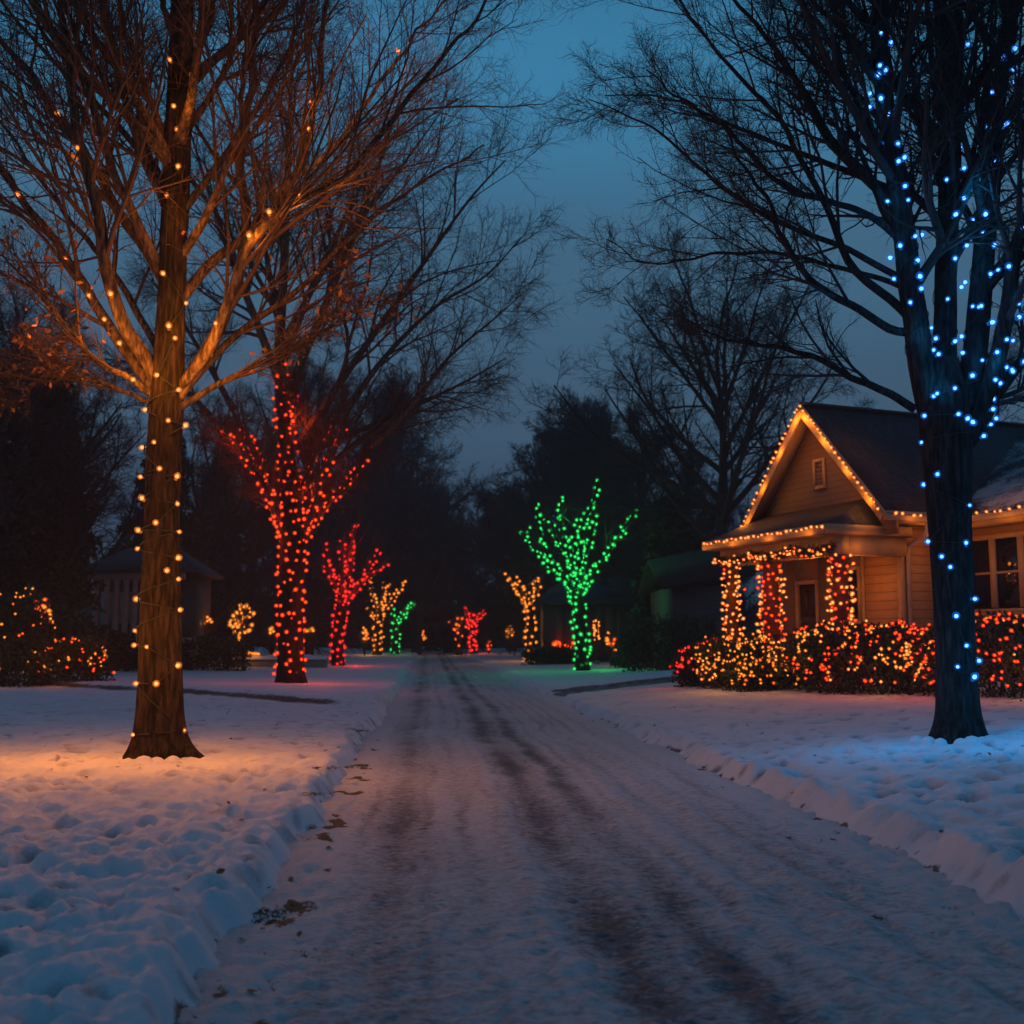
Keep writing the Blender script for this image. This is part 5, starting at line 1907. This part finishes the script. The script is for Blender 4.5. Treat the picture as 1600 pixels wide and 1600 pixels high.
# far evergreen belt that closes the view
g = np.random.default_rng(130)
n = 26000
xx = g.uniform(-95, 110, n)
yy = 128 + 8 * g.random(n) + 0.02 * np.abs(xx)
top = 5.5 + 3.0 * perlin(xx * 0.12, xx * 0 + 1.0) + 1.4 * perlin(xx * 0.5, xx * 0 + 3.0) + 0.03 * np.abs(xx)
zz = rise(yy) + top * g.random(n) ** 0.8
P = np.stack([xx, yy, zz], -1)
wv_ = mesh_obj('far_woods', leaf_cloud(P, g.normal(0, 1, P.shape), 1.3, g, 0.7), np.arange(4 * n).reshape(-1, 4), M['needle'])
tag(wv_, 'dark belt of far trees closing the end of the street', None, None, 'stuff')

# ------------------------------------------------------------------ background houses
M['dark_wall'] = siding_mat("grey_siding", (0.055, 0.050, 0.048), 0.2)
M['dark_roof'] = plain("dark_shingles", (0.022, 0.022, 0.025), 0.9, 0.4, 8, 0.4)
M['dull_trim'] = plain("dull_trim", (0.09, 0.08, 0.07), 0.7, 0.1)
M['pale_post'] = plain("pale_column", (0.30, 0.25, 0.21), 0.6, 0.1)
M['warm_pane'] = glow_mat("lit_curtain", (0.075, 0.030, 0.007))


def ph(mb, name, mat, root, smooth=False):
    return mb.build(name, mat, root, smooth)


def columned_house():
    y = 46.0
    x0, x1 = bx(138, y), bx(280, y)
    z = land1((x0 + x1) / 2, y)
    root = empty('house', ((x0 + x1) / 2, y + 3, z), 'dim house with a columned porch and snowy roof behind the left tree', 'house')
    fz, tz = z + 1.3, at(150, 905, y)[2]
    b = MB()
    b.box(x0, x1, y + 2.2, y + 4.6, z, tz + 0.3)
    ph(b, 'wall', M['dark_wall'], root)
    b = MB()
    b.box(x0 - 0.2, x1 + 0.2, y - 0.3, y + 2.19, z, fz)
    ph(b, 'porch_floor', M['stone'], root)
    b = MB()
    b.box(x0 - 0.1, x1 + 0.1, y - 0.1, y + 0.25, tz, tz + 0.36)
    ph(b, 'porch_beam', M['pale_post'], root)
    for px in (146, 163, 178, 193, 207, 232, 252, 272):
        x = bx(px, y)
        c = MB()
        c.lathe((x, y + 0.08, 0), [(0.17, fz), (0.17, fz + 0.1), (0.12, fz + 0.14), (0.105, tz - 0.15), (0.15, tz - 0.06), (0.15, tz)], 14)
        ph(c, 'column', M['pale_post'], root)
    b = MB()
    ap = tz + 1.5
    xm = (x0 + x1) / 2
    b.slab([(x0 - 0.5, y - 0.5, tz + 0.36), (x1 + 0.5, y - 0.5, tz + 0.36), (x1 - 0.8, y + 2.2, ap), (x0 + 0.8, y + 2.2, ap)], 0.12)
    b.slab([(x0 - 0.5, y + 5.0, tz + 0.36), (x1 + 0.5, y + 5.0, tz + 0.36), (x1 - 0.8, y + 2.205, ap), (x0 + 0.8, y + 2.205, ap)], 0.12)
    b.slab([(x1 + 0.5, y - 0.5, tz + 0.357), (x1 + 0.5, y + 5.0, tz + 0.357), (x1 - 0.8, y + 2.2, ap - 0.003)], 0.12)
    b.slab([(x0 - 0.5, y - 0.5, tz + 0.357), (x0 - 0.5, y + 5.0, tz + 0.357), (x0 + 0.8, y + 2.2, ap - 0.003)], 0.12)
    ph(b, 'roof', M['roof'], root)
    for px in (171, 200, 245):
        x = bx(px, y + 2.2)
        f = MB()
        f.box(x - 0.42, x + 0.42, y + 2.14, y + 2.197, fz + 0.6, fz + 2.0)
        w_ = ph(f, 'window', M['pale_post'], root)
        f = MB()
        f.box(x - 0.36, x + 0.36, y + 2.13, y + 2.137, fz + 0.66, fz + 1.94)
        ph(f, 'window_pane', M['glass'], w_)


columned_house()


def low_house():
    y = 62.0
    x0, x1 = bx(850, y), bx(1030, y)
    z = land1((x0 + x1) / 2, y)
    root = empty('house', ((x0 + x1) / 2, y + 4, z), 'low dark house with faintly lit windows beyond the green-lit tree', 'house')
    ez = at(900, 938, y)[2]
    rz_ = at(960, 895, y)[2]
    b = MB()
    b.box(x0, x1, y, y + 8, z - 0.2, ez)
    ph(b, 'wall', M['dark_wall'], root)
    b = MB()
    xm = bx(965, y)
    b.slab([(x0 - 0.6, y - 0.7, ez - 0.1), (x1 + 1.2, y - 0.7, ez - 0.1), (x1 - 1.4, y + 4, rz_), (x0 + 1.4, y + 4, rz_)], 0.14)
    b.slab([(x0 - 0.6, y + 8.7, ez - 0.1), (x1 + 1.2, y + 8.7, ez - 0.1), (x1 - 1.4, y + 4.004, rz_), (x0 + 1.4, y + 4.004, rz_)], 0.14)
    b.slab([(x1 + 1.2, y - 0.7, ez - 0.103), (x1 + 1.2, y + 8.7, ez - 0.103), (x1 - 1.4, y + 4, rz_ - 0.003)], 0.14)
    b.slab([(x0 - 0.6, y - 0.7, ez - 0.103), (x0 - 0.6, y + 8.7, ez - 0.103), (x0 + 1.4, y + 4, rz_ - 0.003)], 0.14)
    ph(b, 'roof', M['roof'], root)
    b = MB()
    xa, xb = bx(925, y), bx(985, y)
    b.slab([(xa, y - 1.2, ez - 0.02), (xb + 0.9, y - 1.2, ez - 0.02), ((xa + xb) / 2 + 0.5, y - 1.2, rz_ - 0.2)], 0.1)
    b = MB()
    for pa, pb in ((932, 943), (945, 962), (964, 970), (986, 1000), (868, 880)):
        f = MB()
        xa, xb = bx(pa, y), bx(pb, y)
        f.box(xa, xb, y - 0.06, y - 0.003, z + 0.75, ez - 0.35)
        w_ = ph(f, 'window', M['dull_trim'], root)
        f = MB()
        f.box(xa + 0.05, xb - 0.05, y - 0.075, y - 0.063, z + 0.82, ez - 0.42)
        ph(f, 'window_pane', M['warm_pane'] if pa in (932, 945, 964) else M['glass'], w_)
    return root


low_house()


def side_house():
    """roof line left of the lit house"""
    y = 44.0
    xa, xb = bx(1052, y), bx(1150, y)
    z = land1(xa, y)
    root = empty('house', ((xa + xb) / 2, y + 4, z), 'dark neighbouring house just left of the lit house', 'house')
    e0 = at(1040, 915, y)[2]
    b = MB()
    b.box(xa, xb, y, y + 7, z - 0.2, e0)
    ph(b, 'wall', M['dark_wall'], root)
    b = MB()
    b.slab([(xa - 0.5, y - 0.5, e0 - 0.05), (xb + 2.5, y - 0.5, e0 + 0.95), (xb + 2.5, y + 4, e0 + 2.4), (xa - 0.5, y + 4, e0 + 1.3)], 0.14)
    b.slab([(xa - 0.5, y + 8, e0 - 0.05), (xb + 2.5, y + 8, e0 + 0.95), (xb + 2.5, y + 4.004, e0 + 2.4), (xa - 0.5, y + 4.004, e0 + 1.3)], 0.14)
    ph(b, 'roof', M['dark_roof'], root)
    for pa in (1075, 1100, 1125):
        x = bx(pa, y)
        f = MB()
        f.box(x - 0.4, x + 0.4, y - 0.06, y - 0.003, z + 0.9, z + 2.0)
        w_ = ph(f, 'window', M['dull_trim'], root)
        f = MB()
        f.box(x - 0.34, x + 0.34, y - 0.075, y - 0.063, z + 0.96, z + 1.94)
        ph(f, 'window_pane', M['glass'], w_)


side_house()

# ------------------------------------------------------------------ left background shrubs, wall and small light displays
sh = {}
r_, sA, zA = shrub('shrub', 'tall dark shrub at the left edge scattered with golden lights', 'shrub', (bx(20, 31), 31), (0.95, 0.8, 1.35), 0.1, 6000, 0.13, 141)
net_lights('golden net lights scattered over the tall shrub at the left edge', sA, 42, lambda p, g: 'gold' if g.random() < 0.8 else 'orange', 0.023, 142, [(np.array([bx(20, 31), 29.6, 1.2]), 'gold', 8)], 'net lights on the left shrubs')
r_, sB, zB = shrub('shrub', 'low dark shrub with red and gold lights before the columned house', 'shrub', (bx(112, 32), 32), (0.95, 0.8, 0.68), -0.1, 5000, 0.12, 143)
net_lights('red and gold net lights over the low shrub before the columned house', sB, 55, lambda p, g: 'red' if g.random() < 0.45 else 'gold', 0.024, 144, [(np.array([bx(112, 32), 30.8, 0.9]), 'orange', 6)],
           'net lights on the left shrubs')
shrub('hedge', 'low unlit dark hedge on the left lawn, behind the amber-lit trunk', 'hedge', (bx(300, 46), 46), (2.3, 0.7, 0.72), 0.0, 6000, 0.14, 145)
shrub('hedge', 'low unlit dark hedge in front of the columned porch', 'hedge', (bx(190, 43), 43), (1.7, 0.7, 0.78), 0.0, 5000, 0.14, 146)
shrub('shrub', 'small unlit dark shrub in front of the low dark house', 'shrub', (bx(1010, 52), 52), (1.3, 0.8, 0.72), 0.0, 4000, 0.14, 147)
shrub('shrub', 'tall unlit dark shrub before the dark neighbouring house', 'shrub', (bx(1050, 42), 42), (1.7, 0.9, 1.1), 0.0, 6000, 0.13, 149)
shrub('shrub', 'unlit dark shrub left of the green-lit trunk', 'shrub', (bx(870, 60), 60), (1.6, 0.8, 0.55), 0.0, 4000, 0.15, 148)

# low wall capped with snow
wz = land1(bx(430, 52), 52)
gw = empty('garden_wall', (bx(430, 52), 52, wz), 'low garden wall capped with snow behind the large red-lit tree', 'wall')
b = MB()
b.box(bx(352, 52), bx(512, 52), 51.8, 52.2, wz - 0.3, wz + 0.42)
b.build('wall', M['stone'], gw)
xs = np.linspace(bx(351, 52), bx(513, 52), 60)
vv, ff = [], []
for i, x in enumerate(xs):
    for j, a in enumerate(np.linspace(0, math.pi, 9)):
        hgt = 0.17 + 0.04 * math.sin(x * 3.1) + 0.03 * math.sin(x * 7.7)
        vv.append((x, 52 - 0.30 * math.cos(a), wz + 0.36 + hgt * math.sin(a)))
ff = [tuple(q) for q in grid_faces(60, 9)]
mesh_obj('snow_cap', np.array(vv), ff, M['snow'], gw, True)


def small_display(px, py, y, w_px, h_px, n, kinds, label, shape='bush', radius=0.08, seed=0, watt=25, plant=True, plabel=None):
    """a small bush or young tree hung with lights far down the street"""
    g = np.random.default_rng(seed)
    x = bx(px, y)
    z = land1(x, y)
    hw, hh = w_px / 2 * y / FPX, h_px * y / FPX
    cz = at(px, py, y)[2]
    if plant:
        root = empty('young_tree', (x, y, z), plabel, 'tree')
        k = 9
        top = max(0.6, cz + hh / 2 - z)
        pts, rad = grow(np.tile([x, y, z - 0.05], (k, 1)), np.array([0, 0, 1.0]) + g.normal(0, 0.22 * hw / max(top, .1) * 2, (k, 3)), np.full(k, top), np.full(k, 0.05), 8, 0.1, 0.2, 0.3, g)
        v, f = tubes(pts, rad, 5)
        mesh_obj('trunk', v, f, M['twig_dark'], root)
        lv = twig_levels([(pts[i], rad[i]) for i in range(k)], [dict(m=9, t0=0.3, ang=(20, 60), len=(0.25, 0.5), K=5, rmin=0.012)], g)
        v, f = merge([tubes(*a) for a in lv])
        mesh_obj('crown', v, f, M['twig_dark'], root)
    d = nrm(g.normal(0, 1, (n, 3)))
    p = np.array([x, y - 0.1, cz]) + d * np.array([hw, min(hw, 0.8), hh / 2]) * (g.random((n, 1)) ** 0.4)
    o = np.argsort(p[:, 2])
    cab = resample(p[o], max(8, n * 3))
    light_string(label, p[o][0], p, d, [kinds[i % len(kinds)] for i in range(n)], radius, [cab], 'small light displays far down the street',
                 [(np.array([x, y - hw - 0.5, cz]), kinds[0], watt)], g=g)


small_display(378, 970, 56, 40, 60, 46, ['gold'], 'golden lights on the young tree behind the low snowy wall', radius=0.06, seed=151, plabel='young bare tree hung with golden lights behind the low snowy wall')
small_display(570, 993, 84, 14, 24, 12, ['gold', 'gold', 'orange'], 'few golden lights on the sapling left of the golden tree', radius=0.075, seed=152, plabel='small sapling left of the golden lit roadside tree')
small_display(658, 995, 106, 20, 20, 14, ['orange', 'gold'], 'orange lights on the sapling left of the road end', radius=0.09, seed=153, plabel='small sapling near the left of the road end')
small_display(764, 1006, 96, 12, 18, 10, ['orange', 'red'], 'orange lights on the sapling right of the Y-shaped red tree', radius=0.075, seed=154, plabel='low sapling right of the red Y-shaped tree')
small_display(797, 988, 90, 14, 24, 14, ['gold'], 'golden lights on the sapling left of the golden forked tree', radius=0.075, seed=155, plabel='small sapling left of the golden forked tree')
small_display(955, 1005, 56, 26, 34, 11, ['gold', 'gold', 'orange'], 'few golden lights on the sapling before the low dark house', radius=0.06, seed=156, watt=12, plabel='sapling in front of the low dark house')
small_display(880, 1008, 62, 34, 14, 18, ['red', 'orange'], 'red lights on the low plant left of the green-lit trunk', radius=0.07, seed=157, watt=16, plabel='low plant left of the green-lit trunk')
small_display(425, 985, 60, 12, 10, 6, ['gold'], 'pale golden lights on the sapling touching the left side of the red trunk', radius=0.065, seed=158, watt=6, plabel='sapling just left of the large red-lit trunk')
small_display(485, 985, 60, 14, 8, 7, ['gold'], 'pale golden lights on the sapling right of the large red-lit trunk', radius=0.065, seed=159, watt=6, plabel='sapling just right of the large red-lit trunk')
small_display(322, 975, 50, 24, 22, 6, ['gold'], 'sparse golden lights on the sapling left of the young golden tree', radius=0.05, seed=160, watt=6, plabel='sapling above the unlit hedge on the left')


# light columns
def lit_post(px, y, p0, p1, kinds, label, slabel, seed, r=0.06):
    g = np.random.default_rng(seed)
    x = bx(px, y)
    z = land1(x, y)
    za, zb = at(px, p1, y)[2], at(px, p0, y)[2]
    root = empty('garden_post', (x, y, z), label, 'post')
    b = MB()
    b.lathe((x, y, 0), [(r * 1.1, z - 0.1), (r, z + 0.1), (r, zb + 0.05), (r * 1.4, zb + 0.08), (r * 1.4, zb + 0.14), (r * 0.3, zb + 0.24)], 12)
    b.build('shaft', M['post'], root)
    b = MB()
    b.lathe((x, y, 0), [(r * 2.0, z - 0.1), (r * 2.0, z + 0.12), (r * 1.3, z + 0.18)], 12)
    b.build('footing', M['stone'], root)
    pts = np.stack([np.full(12, x), np.full(12, y), np.linspace(za, zb, 12)], -1)
    p, n, c = wrap(pts, np.full(12, r), 0.16, 0.16, 0.03, g)
    light_string(slabel, (x, y, za), p, n, [kinds[i % len(kinds)] for i in range(len(p))], 0.040, [c], 'light strings round garden posts', [(np.array([x, y - 0.5, (za + zb) / 2]), kinds[0], 5)], g=g)


lit_post(59, 33, 936, 975, ['orange', 'red'], 'garden post wound with orange lights between the left shrubs', 'orange light string round the taller post between the left shrubs', 171)
lit_post(72, 33.5, 945, 972, ['orange', 'gold'], 'shorter garden post wound with lights between the left shrubs', 'dim light string round the shorter post between the left shrubs', 172, 0.05)
lit_post(301, 50, 950, 968, ['gold'], 'garden post with golden lights right of the amber-lit trunk', 'golden light string round the post right of the amber-lit trunk', 173)
lit_post(932, 59, 970, 1000, ['gold', 'amber'], 'garden post wound with golden lights right of the green-lit trunk', 'golden light string round the post right of the green-lit trunk', 174, 0.09)
# row of lights along the snowy wall
xw = np.linspace(bx(364, 51.7), bx(404, 51.7), 14)
pw = np.stack([xw, np.full(14, 51.75), np.full(14, wz + 0.62) + 0.02 * np.sin(xw * 5)], -1)
light_string('row of golden lights lying on the low snowy wall', pw[0], pw, np.tile([0, -1.0, 0.3], (14, 1)), ['gold'] * 14, 0.05, [pw + np.array([0, 0.02, -0.03])], None,
             [(pw[6] + np.array([0, -0.5, 0.2]), 'gold', 14)])

# ------------------------------------------------------------------ dead grass at the road edges, fallen leaves, snow at the roots
g = np.random.default_rng(201)
gv, gf = [], []


def tuft(x, y, z, n, h, sp):
    a = g.uniform(0, 6.28, n)
    b = np.stack([x + g.normal(0, sp, n), y + g.normal(0, sp * 0.55, n), np.full(n, z)], -1)
    lean = np.stack([np.cos(a), np.sin(a), np.zeros(n)], -1) * g.uniform(0.3, 1.3, (n, 1))
    hh = h * g.uniform(0.4, 1.1, (n, 1))
    tip = b + (np.array([0, 0, 1.0]) * 0.7 + lean) * hh
    mid = b + (np.array([0, 0, 1.0]) * 0.75 + lean * 0.3) * hh * 0.6
    s = np.stack([-np.sin(a), np.cos(a), np.zeros(n)], -1) * 0.0026
    return np.stack([b - s, b + s, mid + s * 0.8, tip, mid - s * 0.8], 1)


T = []
for i in range(64):
    y = 4.2 + 14 * g.random() ** 1.7
    side = g.random()
    if side < 0.62:
        q = g.normal(0.10, 0.13)
    elif side < 0.8:
        q = ROAD_W + g.normal(-0.12, 0.10)
    else:
        q = ROAD_W - 0.55 + g.normal(0, 0.25)
    x = q - 0.0758 * y - 0.97
    z = max(float(land(np.array([x]), np.array([y]))[0]), 0.0) - 0.01
    T.append(tuft(x, y, z, int(g.integers(90, 240)), g.uniform(0.018, 0.045), g.uniform(0.04, 0.11)))
T = np.concatenate(T)
go = mesh_obj('dead_grass', T.reshape(-1, 3), np.arange(5 * len(T)).reshape(-1, 5), M['grass'])
tag(go, 'brown dead grass poking through snow along both road edges', None, None, 'stuff')

leaf_v = []
for i in range(6):
    for s_ in (-1, 0, 1):
        t_ = i / 5
        w_ = math.sin(math.pi * min(1, t_ * 0.9 + 0.06)) * 0.32
        leaf_v.append((s_ * w_, t_ - 0.5, 0.22 * abs(s_) * w_ * 2 + 0.25 * (t_ - 0.5) ** 2 + 0.02))
lo = mesh_obj('fallen_leaf', np.array(leaf_v), grid_faces(6, 3), M['dryleaf'], None, True)
leaf_me = lo.data
bpy.data.objects.remove(lo, do_unlink=True)
for i in range(130):
    y = 4.5 + 18 * g.random() ** 1.5
    if i % 3 == 2:
        q = ROAD_W + abs(g.normal(0, 2.5)) - 0.9
    else:
        q = -abs(g.normal(0, 3.0)) + 0.3
    x = q - 0.0758 * y - 0.97
    if abs(x) > 0.5 * y + 0.5:
        continue
    z = max(float(land(np.array([x]), np.array([y]))[0]), 0.012)
    o = bpy.data.objects.new('fallen_leaf', leaf_me)
    s_ = g.uniform(0.03, 0.065)
    o.location = (x, y, z + 0.01)
    o.rotation_euler = (g.normal(0, 0.35), g.normal(0, 0.35), g.uniform(0, 6.28))
    o.scale = (s_, s_, s_)
    COL.objects.link(o)
    tag(o, 'small curled brown leaf lying on the snow near the road', 'leaf', 'fallen leaves on the snow')

# little snow heaps between the roots of the two near trees
for bs, ln, sd in ((BASE_L, 'snow heaped between the roots of the amber-lit tree', 5), (BASE_R, 'snow heaped between the roots of the blue-lit tree', 8)):
    gg = np.random.default_rng(sd)
    mb = MB()
    for k in range(9):
        a = -math.pi / 2 + (k - 4) * 0.36 + gg.normal(0, 0.08)
        r = 0.42 + gg.uniform(-0.03, 0.06)
        c = (bs[0] + math.cos(a) * r, bs[1] + math.sin(a) * r, bs[2] - 0.04)
        s_ = gg.uniform(0.07, 0.13)
        c = (c[0], c[1], c[2] - s_ * 0.55)
        mb.lathe(c, [(s_ * 1.3, 0.0), (s_ * 1.2, s_ * 0.5), (s_ * 0.9, s_ * 1.0), (s_ * 0.45, s_ * 1.3), (s_ * 0.05, s_ * 1.4)], 10)
    o = mb.build('root_snow', M['snow'], None, True)
    tag(o, ln, None, None, 'stuff')

# ------------------------------------------------------------------ evening haze
HAZE_D = 0.0015
hm = bpy.data.materials.new("evening_haze")
hm.use_nodes = True
hm.node_tree.nodes.clear()
ho = hm.node_tree.nodes.new('ShaderNodeOutputMaterial')
hv = hm.node_tree.nodes.new('ShaderNodeVolumePrincipled')
hv.inputs['Color'].default_value = (0.80, 0.84, 0.90, 1)
hv.inputs['Density'].default_value = HAZE_D
hv.inputs['Anisotropy'].default_value = 0.35
hm.node_tree.links.new(hv.outputs[0], ho.inputs['Volume'])
hb = MB()
hb.box(-3200, 3200, -40, 1300, -1.6, 34)
hz = hb.build('haze', hm)
tag(hz, kind='stuff')
SC.cycles.volume_bounces = 0
